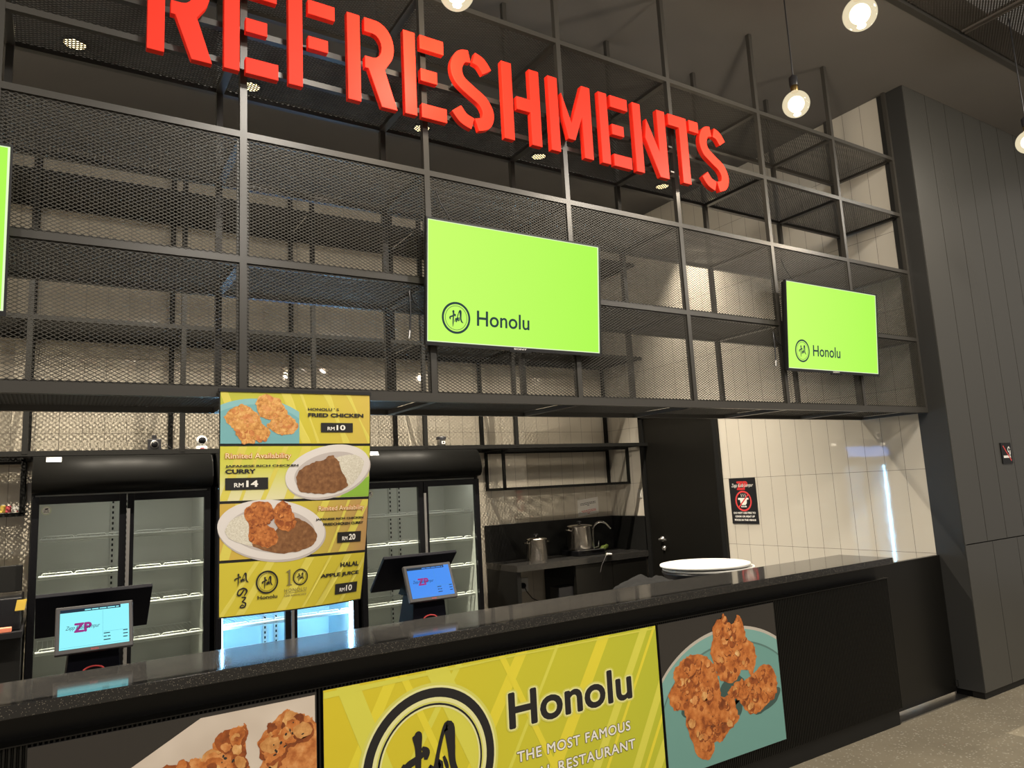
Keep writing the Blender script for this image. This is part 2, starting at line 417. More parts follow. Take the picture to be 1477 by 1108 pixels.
# ================================================================== SETTING
b = boxmb('terrazzo', -5, -7, -.08, 10, .12, 0); b.mat('kitchen_floor').box(-5, .12, -.08, 10, 3.74, 0); struct('floor', b)
struct('ceiling', boxmb('soffit', -5, -.66, CEIL, 10, 3.74, CEIL + .1))
b = MB().mat('steel').box(-5, -.70, CEIL - .012, 10, -.66, CEIL + .3)
struct('trim_1', b)
b = boxmb('plenum', -5, -7, 5.2, 10, -.66, 5.3); struct('ceiling_plenum', b)
struct('wall_back', boxmb('tile_back', -2.7, 3.64, 0, W + .12, 3.74, CEIL))
struct('wall_left', boxmb('tile_side', -2.8, .6, 0, -2.7, 3.74, CEIL))
struct('wall_right', boxmb('tile_side', W, .065, 0, W + .12, 3.64, CEIL))
# dark plank wall of the hall with its return towards the counter
b = MB().mat('plank_gap').box(W + .02, -.122, 0, 10, .062, CEIL)
b.mat('column').box(W, -.135, .045, W + .03, .064, CEIL)
b.mat('plank')
xs = [W + .004, 5.087, 5.377, 5.664] + [5.664 + .29 * i for i in range(1, 15)]
for a, c in zip(xs[:-1], xs[1:]): b.box(a + (.0 if a < 4.8 else .0035), -.14, 1.028, c - .0035, -.121, CEIL)
xs = [W + .004] + [5.155 + .372 * i for i in range(0, 13)]
for a, c in zip(xs[:-1], xs[1:]): b.box(a + (.0 if a < 4.8 else .003), -.14, .045, c - .003, -.121, 1.021)
struct('wall_hall', b)
struct('baseboard_hall', boxmb('black_matt', W + .012, -.128, 0, 10, -.05, .045))
# hall ceiling: expanded metal sheets in frames, on a dark void
def lattice(mb, w, h, cw, ch, sw, th, mp):          # two families of bars clipped to w x h; mp(u,v,n)
    def line(u0, v0, du, dv):
        ts = [(-1e9, 1e9)]
        lo, hi = -1e9, 1e9
        for p, d, m_ in ((u0, du, w), (v0, dv, h)):
            a, c = (0 - p) / d, (m_ - p) / d
            lo = max(lo, min(a, c)); hi = min(hi, max(a, c))
        if hi - lo < .004: return
        L = sqrt(du * du + dv * dv); px, pv = -dv / L * sw / 2, du / L * sw / 2
        A = (u0 + du * lo, v0 + dv * lo); B = (u0 + du * hi, v0 + dv * hi)
        vs = [mp(A[0] + s_ * px, A[1] + s_ * pv, n_) for n_ in (0, th) for s_ in (-1, 1)] + [mp(B[0] + s_ * px, B[1] + s_ * pv, n_) for n_ in (0, th) for s_ in (-1, 1)]
        mb.add(vs, [(0, 1, 5, 4), (3, 2, 6, 7), (2, 0, 4, 6), (1, 3, 7, 5)])
    n1 = int(w / cw + h / ch) + 2
    for i in range(n1):
        line(i * cw - h * cw / ch, 0, cw, ch)
        line(i * cw, 0, -cw, ch)
for i, (xa, xb) in enumerate(((.9, 2.67), (2.70, 4.50), (4.53, 6.3))):
    b = MB().mat('ceiling_mesh')
    lattice(b, xb - xa, 1.7, .034, .018, .008, .002, lambda u, v, n: (xa + u, -.705 - v, CEIL + .012 + n))
    b.box(xa, -.716, CEIL, xa + .012, -2.4, CEIL + .03); b.box(xb - .012, -.716, CEIL, xb, -2.4, CEIL + .03)
    struct('ceiling_panel' if not i else 'ceiling_panel.%03d' % i, b)
# door in the side wall
b = MB().mat('black_matt')
b.box(W - .03, 3.0, 0, W + .0, 3.06, 2.3); b.box(W - .03, 1.965, 0, W, 2.02, 2.3); b.box(W - .03, 1.965, 2.24, W, 3.06, 2.3)
dr = struct('door_1', b)
boxmb('black_panel', W - .014, 2.02, .01, W, 3.0, 2.24).build('door_leaf', dr)
b = MB().mat('handle_silver').lathe([(.026, 0), (.026, .01), (.012, .012), (.010, .05)], (W - .014, 2.83, .978), 20, Matrix.Rotation(-pi / 2, 3, 'Y'))
b.tube([(W - .06, 2.83, .978), (W - .062, 2.80, .978), (W - .062, 2.735, .975)], .010, 10)
b.build('door_handle', dr)
MB().mat('handle_silver').lathe([(.025, 0), (.025, .008), (.020, .012), (.014, .014), (.014, .022)], (W - .014, 2.815, .885), 20, Matrix.Rotation(-pi / 2, 3, 'Y')).build('door_lock', dr)

# ================================================================== STEEL GRID ABOVE THE COUNTER
fr = thing('steel_grid', 'tall black steel grid with diamond mesh panels above the counter', 'frame', (0, 0, Z0))
PX = [-1.6 + .8 * i for i in range(8)] + [4.7565]
T = .0135
LV = [Z0, Z1, Z2, Z3, Z4]
for i, x in enumerate(PX):
    boxmb('steel', x - T, -T, Z0 - .02, x + T, T, CEIL).build('post', fr)
    boxmb('steel', x - T, FD - T, Z0 - .02, x + T, FD + T, CEIL).build('post', fr)
    for j, z in enumerate(LV): boxmb('steel', x - T * 1.25, T, z - (.02 if j == 0 else T), x + T * 1.25, FD - T, z + (.0 if j == 0 else T * .4)).build('cross_bar', fr)
for j, z in enumerate(LV):
    h0 = .02 if j == 0 else T
    for y, nm in ((0, 'rail'), (FD, 'rail')):
        b = MB().mat('steel')
        for a, c in zip(PX[:-1], PX[1:]): b.box(a + T, y - T, z - h0, c - T, y + T, z + h0 * .9)
        b.build(nm, fr)
b = MB().mat('steel')
for a, c in zip(PX[:5], PX[1:6]): b.box(a + T, -T + .002, 3.302, min(c - T, 2.70), T - .002, 3.326)
b.box(PX[5] + T, -T + .002, 3.302, 2.70, T - .002, 3.326)
b.build('sign_rail', fr)
# mesh panels (front) and mesh shelves
def front_panel(w, h):
    b = MB().mat('mesh'); lattice(b, w, h, .0246, .0137, .0020, .0030, lambda u, v, n: (u, -n, v))
    b.mat('steel')
    for q in ((0, 0, w, .009), (0, h - .009, w, h), (0, .009, .009, h - .009), (w - .009, .009, w, h - .009)): b.box(q[0], .001, q[1], q[2], .010, q[3])
    return b
def shelf_panel(w, h, mat='shelf_mesh', cw=.0265, ch=.0150, sw=.0034, th=.0026):
    b = MB().mat(mat); lattice(b, w, h, cw, ch, sw, th, lambda u, v, n: (u, v, n)); return b
def place_copy(o, loc, parent):
    c = o.copy(); COL.objects.link(c); c.parent = parent; c.location = loc; return c
def proto(mb, name): o = mb.build(name); COL.objects.unlink(o); return o
wA, wB = .8 - 2 * T, PX[-1] - PX[-2] - 2 * T
for rows, nm in (((Z0 + .018, Z1 - T), 'a'), ((Z1 + T, Z2 - T), 'b')):
    pa = proto(front_panel(wA, rows[1] - rows[0]), 'mesh_panel'); pb = proto(front_panel(wB, rows[1] - rows[0]), 'mesh_panel')
    for i, x in enumerate(PX[:-1]): place_copy(pb if i == len(PX) - 2 else pa, (x + T, -.004, rows[0] - Z0), fr)
pa = proto(shelf_panel(wA, FD - 2 * T), 'mesh_shelf'); pb = proto(shelf_panel(wB, FD - 2 * T), 'mesh_shelf')
for j, z in enumerate(LV):
    for i, x in enumerate(PX[:-1]): place_copy(pb if i == len(PX) - 2 else pa, (x + T, T, z - Z0 + (.006 if j else .004)), fr)

# ------------------------------------------------------------------ REFRESHMENTS
sg = thing('refreshments_sign', 'large red raised letters reading REFRESHMENTS across the steel grid', 'sign', (1.2, -.06, 3.247))
H = .404; S_ = .0585
def rect(x0, z0, x1, z1): return [(x0, z0), (x1, z0), (x1, z1), (x0, z1)]
def arcp(cx, cz, rx, rz, a0, a1, n=10): return [(cx + rx * cos(a0 + (a1 - a0) * i / n), cz + rz * sin(a0 + (a1 - a0) * i / n)) for i in range(n + 1)]
def ribbon2(c, w, sub=6):
    n = len(c); C = []
    for i in range(n - 1):
        p0, p1, p2, p3 = c[max(i - 1, 0)], c[i], c[i + 1], c[min(i + 2, n - 1)]
        for k_ in range(sub + (i == n - 2)):
            t = k_ / sub; C.append([.5 * (2 * b_ + (c_ - a_) * t + (2 * a_ - 5 * b_ + 4 * c_ - d_) * t * t + (3 * b_ - a_ - 3 * c_ + d_) * t ** 3) for a_, b_, c_, d_ in zip(p0, p1, p2, p3)])
    l, r = [], []
    for i, (x, z) in enumerate(C):
        a = C[max(i - 1, 0)]; d = C[min(i + 1, len(C) - 1)]; dx, dz = d[0] - a[0], d[1] - a[1]; L = sqrt(dx * dx + dz * dz)
        l.append((x + dz / L * w / 2, z - dx / L * w / 2)); r.append((x - dz / L * w / 2, z + dx / L * w / 2))
    return l + r[::-1]
stem = rect(0, 0, S_, H)
bowl = [(.078, H), (.125, H)] + arcp(.128, .290, .088, .114, pi / 2, -.55, 12) + [(.170, .178), (.226, 0), (.152, 0), (.094, .166), (.078, .166), (.078, .222)] + arcp(.115, .280, .042, .058, -pi / 2, pi / 2, 8) + [(.078, .338)]
E_ = [stem, rect(.081, .336, .203, H), rect(.081, .178, .165, .238), rect(.081, 0, .208, .068)]
Fp = [stem, rect(.081, .339, .197, H), rect(.081, .182, .166, .238)]
Hp = [stem, [(.080, .170), (.160, .170), (.160, 0), (.221, 0), (.221, H), (.162, H), (.162, .238), (.080, .238)]]
Mp = [stem, [(.081, .330), (.084, .200), (.112, .085), (.156, .085), (.208, .222), (.210, 0), (.270, 0), (.272, H), (.216, H), (.137, .178)]]
Np = [stem, [(.098, .330), (.182, .155), (.182, H), (.244, H), (.244, 0), (.176, 0), (.081, .215)]]
Tp = [[(0, H), (0, .336), (.082, .336), (.082, 0), (.146, 0), (.146, H)], rect(.166, .336, .243, H)]
Sp = [ribbon2([(.103, .372), (.058, .358), (.030, .300), (.046, .240), (.106, .196), (.166, .158), (.194, .104), (.178, .052), (.128, .031)], .062),
      ribbon2([(.126, .373), (.166, .358), (.198, .316)], .060), ribbon2([(.022, .090), (.058, .048), (.106, .030)], .062)]
for x, P_ in ((-.355, [stem, bowl]), (-.087, E_), (.162, Fp), (.412, [stem, bowl]), (.674, E_), (.912, Sp), (1.192, Hp), (1.469, Mp), (1.797, E_), (2.036, Np), (2.306, Tp), (2.551, Sp)):
    b = MB().mat('red')
    for pts in P_: b.prism(pts, lambda u, v: (x + u, -.076, 3.247 + v), lambda u, v: (x + u, -.046, 3.247 + v))
    b.mat('steel')
    for z in (3.314, 3.466): b.box(x + .015, -.048, z - .006, x + .045, -.012, z + .006)
    b.build('letter', sg, bevel=.002)

# ================================================================== TELEVISIONS
def tvmap(c, a):
    def f(u, v, n): return (c[0] + u, c[1] - n * cos(a) - v * sin(a), c[2] + v * cos(a) - n * sin(a))
    return f
A_TV = math.atan2(.05, .56)
TVC = [(-1.222, -.083, 2.485), (1.222, -.083, 2.485), (3.640, -.083, 2.478)]
TW, TH = .966, .562
t0 = thing('television', 'flat television with a lime screen hung on the steel grid in the middle', 'television', TVC[1], 'televisions on the steel grid')
mp = tvmap(TVC[1], A_TV); TXL[mp] = .0008
b = MB().mat('black_plastic'); w, h = TW / 2, TH / 2
for q in ((-w, -h, w, -h + .016), (-w, h - .007, w, h), (-w, -h + .016, -w + .007, h - .007), (w - .007, -h + .016, w, h - .007)):
    b.hexa([mp(q[a], q[c], n) for n in (-.012, .006) for a, c in ((0, 1), (2, 1), (2, 3), (0, 3))])
b.mat('white_ink'); put_text(b, 'SONY', -.035, -h + .0045, .07, .008, mp, .0065, 'white_ink', bold=.02)
b.build('bezel', t0)
b = MB().mat('black_matt'); b.hexa([mp(x, z, n) for n in (-.035, -.0125) for x, z in ((-w + .01, -h + .01), (w - .01, -h + .01), (w - .01, h - .01), (-w + .01, h - .01))])
b.hexa([mp(x, z, n) for n in (-.05, -.035) for x, z in ((-.3, -.24), (.3, -.24), (.3, .05), (-.3, .05))])
b.build('housing', t0)
b = MB(); gridq(b, -w + .007, -h + .016, w - .007, h - .007, mp, 0, 'tv_green')
for q in ((-w + .007, -h + .016, -w + .013, h - .007), (w - .014, -h + .016, w - .007, h - .007), (-w + .013, -h + .016, w - .014, -h + .021), (-w + .013, h - .0105, w - .014, h - .007)): gridq(b, *q, mp, .0004, 'tv_edge')
emblem(b, -.333, -.152, .071, mp, .0006, 'tv_ink', ez=1., dl=.0002)
put_text(b, 'Honolu', -.228, -.180, .283, .070, mp, .0006, 'tv_ink', bold=.012)
b.build('screen', t0)
b = MB().mat('black_matt')
for x in (-.2, .2): b.hexa([(TVC[1][0] + x + a, y, TVC[1][2] + z) for z in (-.2, .2) for a, y in ((-.015, -.02), (.015, -.02), (.015, -.052), (-.015, -.052))])
b.hexa([mp(x, z, n) for n in (.002, .010) for x, z in ((-.06, -h - .008), (.06, -h - .008), (.06, -h + .001), (-.06, -h + .001))])
b.build('wall_bracket', t0)
b = MB().mat('black_plastic')
x0 = TVC[1][0] - .50
b.tube([(x0 + .11, -.03, 2.93), (x0 + .13, -.035, 2.87), (x0 + .18, -.06, 2.77), (x0 + .2, -.075, 2.70)], .0028, 6)
b.build('cable', t0); b = MB().mat('black_plastic')
b.tube([(x0 + .08, -.05, 2.38), (x0 + .03, -.03, 2.36), (x0 - .012, -.022, 2.40), (x0 - .03, -.02, 2.45), (x0 - .028, -.02, 2.36), (x0 - .035, -.022, 2.27)], .004, 6)
b.mat('brushed').tube([(x0 - .035, -.022, 2.27), (x0 - .04, -.022, 2.235)], .007, 8)
b.build('cable', t0)
dup(t0, TVC[0], 'television at the far left end, mostly cut off, on the steel grid')
dup(t0, TVC[2], 'flat television with a lime screen nearest the tiled side wall')

# ================================================================== COUNTER
XE = 3.915
ct = tag(MB().mat('granite').box(-2.6, -.122, .980, XE, .25, 1.02).build('countertop', bevel=.003), 'long black speckled granite slab topping the bar counter', 'countertop')
cb = thing('bar_counter', 'long black bar counter with ribbed front under the granite slab', 'counter', (1, .1, 0))
b = MB().mat('fluted'); x = -2.6; prof = []
P_ = .0142
while x < 3.93: prof += [(x, -.048), (x + .0035, -.060), (x + P_ * .62, -.060), (x + P_ * .62 + .0035, -.048)]; x += P_
prof += [(3.935, -.048), (3.935, -.02), (-2.6, -.02)]
b.prism(prof[::-1], lambda u, v: (u, v, .886), lambda u, v: (u, v, .100))
b.build('fluted_panel', cb)
boxmb('black_panel', -2.6, -.0, .10, 3.90, .16, .978).build('apron', cb)
boxmb('black_matt', -2.6, -.040, 0, 3.915, .16, .0995).build('plinth', cb)
b = MB().mat('black_panel').box(-2.6, -.066, .8862, 3.935, .0, .890).build('ledge_strip', cb)
sb = thing('service_bench', 'low black service bench behind the bar counter under the till terminals', 'bench', (1, .5, 0))
boxmb('black_matt', -2.6, .262, 0, 3.9, .80, .815).build('carcass', sb); boxmb('black_matt', -2.6, .262, .8151, 3.9, .82, .845).build('bench_top', sb)
gt = thing('swing_gate', 'plain black swing gate panel between the counter end and the dark column', 'gate', (4.35, .055, 0))
boxmb('black_panel', 3.945, .042, .028, 4.765, .072, .950).build('panel', gt)
MB().mat('black_matt').tube([(4.758, .036, .06), (4.758, .036, .10)], .011, 10).build('hinge', gt)
tag(boxmb('brushed', 3.935, -.035, 0, 4.77, .10, .008).build('threshold_plate'), 'grey metal floor strip under the black swing gate', 'threshold')

# ---------------- posters on the counter front
PY = -.0615
def pm(x, z, l): return (x, PY - .004 - l * .0005, z)
def poster(name, x0, x1, label, fill, base='print_dark', z0=.160, z1=.8765):
    b = MB().mat('print_black').box(x0, PY - .004, z0, x1, PY + .001, z1)
    gridq(b, x0 + .001, z0 + .001, x1 - .001, z1 - .001, pm, .4, base)
    fill(b, (x0 + .002, z0 + .002, x1 - .002, z1 - .002)); o = b.build(name); return tag(o, label, 'poster')
def fill_honolu(b, B):
    def strk(xa, xb, wd, mat, lay):
        q = clip([(xa, .10), (xa + wd, .10), (xb + wd, .93), (xb, .93)], *B)
        if q: poly(b, q, pm, lay, mat)
    for i, (xa, xb, wd) in enumerate(((.10, .55, .05), (.30, .86, .03), (.62, 1.15, .06), (.85, 1.36, .018), (1.08, 1.60, .07), (1.35, 1.86, .05), (1.44, 1.94, .018), (1.62, 2.10, .05), (1.70, 2.2, .02), (1.75, 2.3, .06))):
        strk(xa, xb, wd, 'banner_streak' if i % 2 == 0 else 'banner_streak_pale', .8 + .05 * i)
    for i, (xa, xb, wd) in enumerate(((.62, .30, .09), (.92, .55, .03), (1.05, .66, .10), (1.4, 1.0, .03))): strk(xa, xb, wd, 'banner_streak' if i % 2 else 'banner_streak_pale', 1.4 + .05 * i)
    q = clip([(.272, .868), (1.92, .868), (1.92, .86), (1.0, .862), (.272, .845)], *B); poly(b, q, pm, 2., 'banner_streak_pale')
    cx, cz, r = .700, .520, .285
    annulus(b, cx, cz, r * .80, r * 1.07, pm, 2.2, 'banner_halo', box=B); annulus(b, cx, cz, r * .82, r * 1.03, pm, 2.6, 'banner_glow', box=B)
    annulus(b, cx, cz, r * .745, r * .80, pm, 2.4, 'banner_glow', box=B)
    emblem(b, cx, cz, r, pm, 3., 'ink', ring=(.875, 1.), inner=(.770, .798))
    put_text(b, 'Honolu', 1.063, .571, .683, .148, pm, 2.4, 'banner_halo', bold=.085, ref=.030)
    put_text(b, 'Honolu', 1.063, .571, .683, .148, pm, 2.8, 'banner_glow', bold=.056, ref=.030)
    put_text(b, 'Honolu', 1.063, .571, .683, .148, pm, 3.2, 'ink', bold=.024, ref=.024)
    for s_, x_, z_, w_, h_ in (('THE MOST FAMOUS', 1.094, .435, .626, .043), ('HALAL RESTAURANT', 1.060, .351, .682, .043)):
        put_text(b, s_, x_, z_, w_, h_, pm, 2.8, 'ink', bold=.055, ref=.02, space=1.12)
        put_text(b, s_, x_, z_, w_, h_, pm, 3.4, 'white_ink', bold=.020, ref=.02, space=1.12)
poster('poster', .272, 1.924, 'large yellow-green banner with a round black emblem and the word Honolu', fill_honolu, 'banner')
def specks(b, pts, mp, lay, n, seed, s=.0035, mat='print_dark'):
    rnd = random.Random(seed); cx = sum(p[0] for p in pts) / len(pts); cz = sum(p[1] for p in pts) / len(pts)
    for i in range(n):
        p = pts[rnd.randrange(len(pts))]; t = rnd.uniform(.1, .8); poly(b, ell(cx + (p[0] - cx) * t, cz + (p[1] - cz) * t, s * rnd.uniform(.5, 1.2), s * rnd.uniform(.6, 1.8), rnd.uniform(0, 3), 7), mp, lay, mat)
CH = dict(top=[(2.401, .867), (2.425, .84), (2.432, .81), (2.475, .815), (2.500, .84), (2.520, .85), (2.545, .80), (2.565, .72), (2.615, .68), (2.622, .60), (2.575, .53), (2.545, .56), (2.50, .565), (2.455, .525), (2.400, .525), (2.345, .545), (2.310, .60), (2.285, .69), (2.305, .74), (2.312, .80), (2.35, .84), (2.38, .845)],
          left=[(2.193, .698), (2.27, .665), (2.315, .60), (2.330, .53), (2.32, .46), (2.242, .47), (2.16, .45), (2.060, .455), (1.993, .475), (1.975, .545), (2.017, .584), (2.018, .639), (2.073, .677), (2.13, .70)],
          bottom=[(2.14, .545), (2.20, .57), (2.27, .53), (2.330, .471), (2.40, .46), (2.431, .443), (2.440, .38), (2.448, .332), (2.359, .285), (2.31, .255), (2.265, .265), (2.255, .223), (2.20, .192), (2.14, .225), (2.11, .29), (2.082, .360), (2.075, .43), (2.081, .501)],
          right=[(2.681, .568), (2.74, .545), (2.767, .501), (2.770, .44), (2.745, .395), (2.670, .363), (2.60, .335), (2.545, .345), (2.49, .385), (2.456, .430), (2.385, .470), (2.42, .50), (2.47, .52), (2.53, .515), (2.585, .535)])
def nodules(b, pts, mp, lay, n, seed, r0, r1, mats, put=None, B=None):
    rnd = random.Random(seed); cx = sum(p[0] for p in pts) / len(pts); cz = sum(p[1] for p in pts) / len(pts)
    for i in range(n):
        p = pts[rnd.randrange(len(pts))]; t = sqrt(rnd.uniform(.0, .80)); rr = rnd.uniform(r0, r1); m_ = mats[rnd.randrange(len(mats))]
        x, z = cx + (p[0] - cx) * t, cz + (p[1] - cz) * t
        for q, mt, dl in ((ell(x + rr * .22, z - rr * .28, rr * 1.08, rr * .9, rnd.uniform(0, 3), 9), mats[0], 0), (ell(x, z, rr, rr * rnd.uniform(.6, .95), rnd.uniform(0, 3), 9), m_, .06)):
            q = jag(q, rr * .12, 2, i + seed)
            if B: q = clip(q, *B)
            if not q: continue
            if put: put(b, q, mp, lay + dl + i * .004, mt, 2)
            else: poly(b, q, mp, lay + dl + i * .004, mt)
def fill_teal(b, B):
    def E(cx, cz, rx, rz, lay, mat):
        q = clip(ell(cx, cz, rx, rz, -.04, 96), *B); poly(b, q, pm, lay, mat)
    E(2.43, .360, .60, .438, .8, 'print_rim'); E(2.43, .356, .590, .426, 1.1, 'print_teal_rim'); E(2.43, .345, .530, .378, 1.4, 'print_teal_line'); E(2.43, .342, .524, .371, 1.6, 'print_teal')
    for q in ([(2.30, .47), (2.42, .56), (2.52, .51), (2.46, .42), (2.36, .40)], [(2.05, .44), (2.12, .41), (2.2, .50), (2.1, .5)], [(2.30, .27), (2.47, .36), (2.46, .44), (2.35, .35)], [(2.58, .33), (2.74, .36), (2.79, .43), (2.66, .42)]): poly(b, jag(q, .002, 6, 3), pm, 1.9, 'print_teal_deep')
    for i, (n_, mt) in enumerate((('left', 'print_chicken'), ('right', 'print_chicken'), ('bottom', 'print_chicken'), ('top', 'print_chicken'))):
        q = jag(CH[n_], .0055, 5, 11 + i); poly(b, q, pm, 2.2 + .35 * i, mt)
        nodules(b, q, pm, 3.6, 46, 300 + i, .008, .026, ('print_chicken_dark', 'print_chicken', 'print_chicken_pale', 'print_chicken', 'print_chicken_gold'))
        specks(b, q, pm, 4.4, 22, 30 + i, .0026)
poster('poster', 1.938, 2.805, 'square poster of four fried chicken pieces on a teal plate', fill_teal)
def fill_white(b, B):
    q = clip([(-.351 - .5, .49), (-.351, .755), (-.146, .864), (.242, .866), (.242, .10), (-.9, .1)], *B); poly(b, q, pm, .8, 'print_paper')
    A = [(-.103, .665), (-.112, .725), (-.110, .758), (-.092, .792), (-.050, .808), (-.018, .806), (-.003, .818), (.003, .785), (-.004, .745), (.004, .70), (.02, .62), (0, .50), (-.10, .42), (-.20, .45), (-.30, .52), (-.34, .60), (-.30, .69), (-.228, .732), (-.16, .728)]
    C = [(.040, .738), (.062, .772), (.089, .803), (.141, .838), (.165, .822), (.19, .812), (.222, .796), (.245, .77), (.32, .68), (.32, .5), (.2, .40), (.09, .45), (.05, .55), (.052, .66), (.062, .725)]
    for i, p in enumerate((A, C)):
        q = jag(p, .004, 5, 70 + i); q = clip(q, *B); poly(b, q, pm, 1.4 + .4 * i, 'print_chicken_pale' if i else 'print_chicken'); nodules(b, q, pm, 2.3, 40, 400 + i, .012, .038, ('print_chicken_dark', 'print_chicken', 'print_chicken_pale', 'print_chicken_gold'), B=B); specks(b, [p for p in q], pm, 3.1, 14, 80 + i, .004)
poster('poster', -.632, .248, 'poster of fried chicken on white paper over a dark ground', fill_white)

# ================================================================== HANGING MENU
MW, MH, MX, MZ = .582, .812, -.089, 1.988
def mm(x, z, l):            # x 0..MW, z 0..MH upward; the free lower corner curls back
    t = 1 - z / MH; s_ = max(x, 0) / MW
    return (MX + x + .0, -.040 - l * .0009 + .16 * (s_ ** 2) * max(t, 0) ** 2, MZ - MH + z - .02 * s_ * t)
def tz(t): return MH * (1 - t)
def sx(s_): return MW * s_
b = MB()
gridq(b, 0, 0, MW, MH, mm, -3, 'print_black', 20, 26)
bands = [(0, .243, 'menu_band_a'), (.251, .498, 'menu_band_b'), (.506, .755, 'menu_band_c'), (.763, .994, 'menu_yellow')]
for a, c, mt in bands: gridq(b, .004, tz(c), MW - .004, tz(a + .004), mm, 0, mt, 20, 9)
vs = [];
def mstreak(s0, s1, wd, a, c, mt, lay):
    q = clip([(sx(s0), tz(c)), (sx(s0 + wd), tz(c)), (sx(s1 + wd), tz(a)), (sx(s1), tz(a))], .005, tz(c) + .001, MW - .005, tz(a) - .001)
    if q: star(b, q, mm, lay, mt, 3)
for (a, c, mt), rows in zip(bands, (((.52, .38, .06), (.62, .50, .02), (.80, .66, .05), (.98, .82, .03), (.12, .0, .05)), ((.0, .12, .05), (.25, .40, .03), (.40, .52, .06), (.12, .24, .02), (.75, .9, .05)), ((.5, .66, .05), (.7, .84, .02), (.78, .95, .06), (.0, .1, .06)), ((.0, .22, .03), (.10, .30, .05), (.35, .55, .06), (.52, .72, .02), (.62, .84, .05), (.80, 1.0, .03)))):
    for s0, s1, wd in rows: mstreak(s0, s1, wd, a + .004, c, 'menu_streak', .5)
# first dish: fried chicken on a blue plate
qb = (.004, tz(.243), sx(.50), tz(.004))
star(b, clip(ell(sx(.22), tz(.27), sx(.42), .19, 0, 80), *qb), mm, 1.0, 'print_skyteal_rim', 5)
star(b, clip(ell(sx(.22), tz(.285), sx(.40), .18, 0, 80), *qb), mm, 1.4, 'print_skyteal', 5)
def schick(pts, seed, lay, mt, amp=.0035):
    q = jag([(sx(x), tz(t)) for x, t in pts], amp, 4, seed); star(b, q, mm, lay, mt, 3)
    nodules(b, q, mm, lay + .35, 26, 500 + seed, .004, .011, ('print_chicken_pale', mt, 'print_chicken_gold', mt) if mt == 'print_chicken_small' else ('print_chicken_dark', mt, 'print_chicken', mt), star)
schick([(.03, .125), (.08, .08), (.14, .065), (.20, .085), (.25, .12), (.24, .165), (.16, .185), (.08, .17)], 1, 2., 'print_chicken_small')
schick([(.22, .07), (.24, .025), (.30, .018), (.37, .035), (.40, .07), (.42, .11), (.36, .135), (.28, .13), (.24, .11)], 2, 2.4, 'print_chicken_small')
schick([(.29, .16), (.34, .13), (.42, .11), (.48, .14), (.485, .18), (.42, .20), (.34, .195)], 3, 2.2, 'print_chicken_small')
schick([(.09, .17), (.16, .15), (.25, .15), (.31, .19), (.28, .225), (.22, .228), (.19, .242), (.14, .235), (.11, .21)], 4, 2.6, 'print_chicken_small')
def mtext(s_, s0, s1, t1, h, mt='ink', bold=.04, lay=3.2, **kw): put_text(b, s_, sx(s0), tz(t1), sx(s1 - s0), h, mm, lay, mt, bold=bold, ref=bold, **kw)
def price(s0, s1, t0, t1, txt):
    gridq(b, sx(s0), tz(t1), sx(s1), tz(t0), mm, 2.8, 'print_black', 5, 2)
    hh = (t1 - t0) * MH; w_ = s1 - s0
    put_text(b, 'RM', sx(s0 + w_ * .20), tz(t1) + hh * .22, sx(w_ * .22), hh * .36, mm, 3.4, 'white_ink', bold=.02)
    put_text(b, txt, sx(s0 + w_ * .48), tz(t1) + hh * .22, sx(w_ * .28), hh * .56, mm, 3.4, 'white_ink', bold=.03)
mtext("HONOLU ' S", .558, .77, .088, .0112, bold=.03); mtext('FRIED CHICKEN', .558, .945, .118, .0155, bold=.045)
price(.645, .868, .145, .190, '10')
def rim(txt, s0, s1, t1, h):
    put_text(b, txt, sx(s0), tz(t1), sx(s1 - s0), h, mm, 3.4, 'menu_orange', bold=.05, ref=.02); put_text(b, txt, sx(s0), tz(t1), sx(s1 - s0), h, mm, 4., 'menu_orange_soft', bold=.006, ref=.02)
def plate(cx, ct_, rx, rz, rot, lay):
    star(b, ell(cx + .003, ct_ - .006, rx * 1.01, rz * 1.02, rot), mm, lay, 'print_china_dark', 6)
    star(b, ell(cx, ct_, rx, rz, rot), mm, lay + .5, 'print_china', 6)
    star(b, ell(cx, ct_ - .002, rx * .80, rz * .74, rot), mm, lay + 1, 'print_china_dark', 6)
star(b, clip([(sx(.78), tz(.497)), (sx(.995), tz(.497)), (sx(.995), tz(.40)), (sx(.86), tz(.44))], 0, 0, MW, MH), mm, .9, 'menu_green', 4)
plate(sx(.700), tz(.372), sx(.298), .096, .22, 1.2)
star(b, jag([(sx(x), tz(t)) for x, t in ((.72, .33), (.80, .30), (.90, .30), (.95, .33), (.93, .38), (.88, .43), (.82, .45), (.74, .42))], .0015, 5, 5), mm, 2.7, 'print_rice', 4)
star(b, jag([(sx(x), tz(t)) for x, t in ((.48, .42), (.50, .37), (.58, .335), (.66, .32), (.72, .30), (.77, .33), (.79, .375), (.83, .42), (.82, .455), (.72, .475), (.58, .475), (.50, .46))], .003, 5, 6), mm, 3.2, 'print_curry', 4)
rim('Rimited Availability', .037, .445, .318, .026)
mtext('JAPANESE RICH CHICKEN', .037, .492, .352, .0105, bold=.045, lay=5.2); mtext('CURRY', .037, .22, .378, .0165, bold=.045)
price(.037, .298, .397, .450, '14')
plate(sx(.335), tz(.633), sx(.345), .108, -.14, 1.2)
star(b, jag([(sx(x), tz(t)) for x, t in ((.04, .62), (.09, .575), (.18, .56), (.26, .60), (.28, .66), (.22, .70), (.13, .685), (.06, .66))], .0015, 5, 7), mm, 2.7, 'print_rice', 4)
star(b, jag([(sx(x), tz(t)) for x, t in ((.20, .695), (.30, .67), (.40, .60), (.48, .585), (.57, .62), (.62, .665), (.60, .71), (.50, .735), (.38, .74), (.27, .72))], .002, 5, 8), mm, 2.9, 'print_curry', 4)
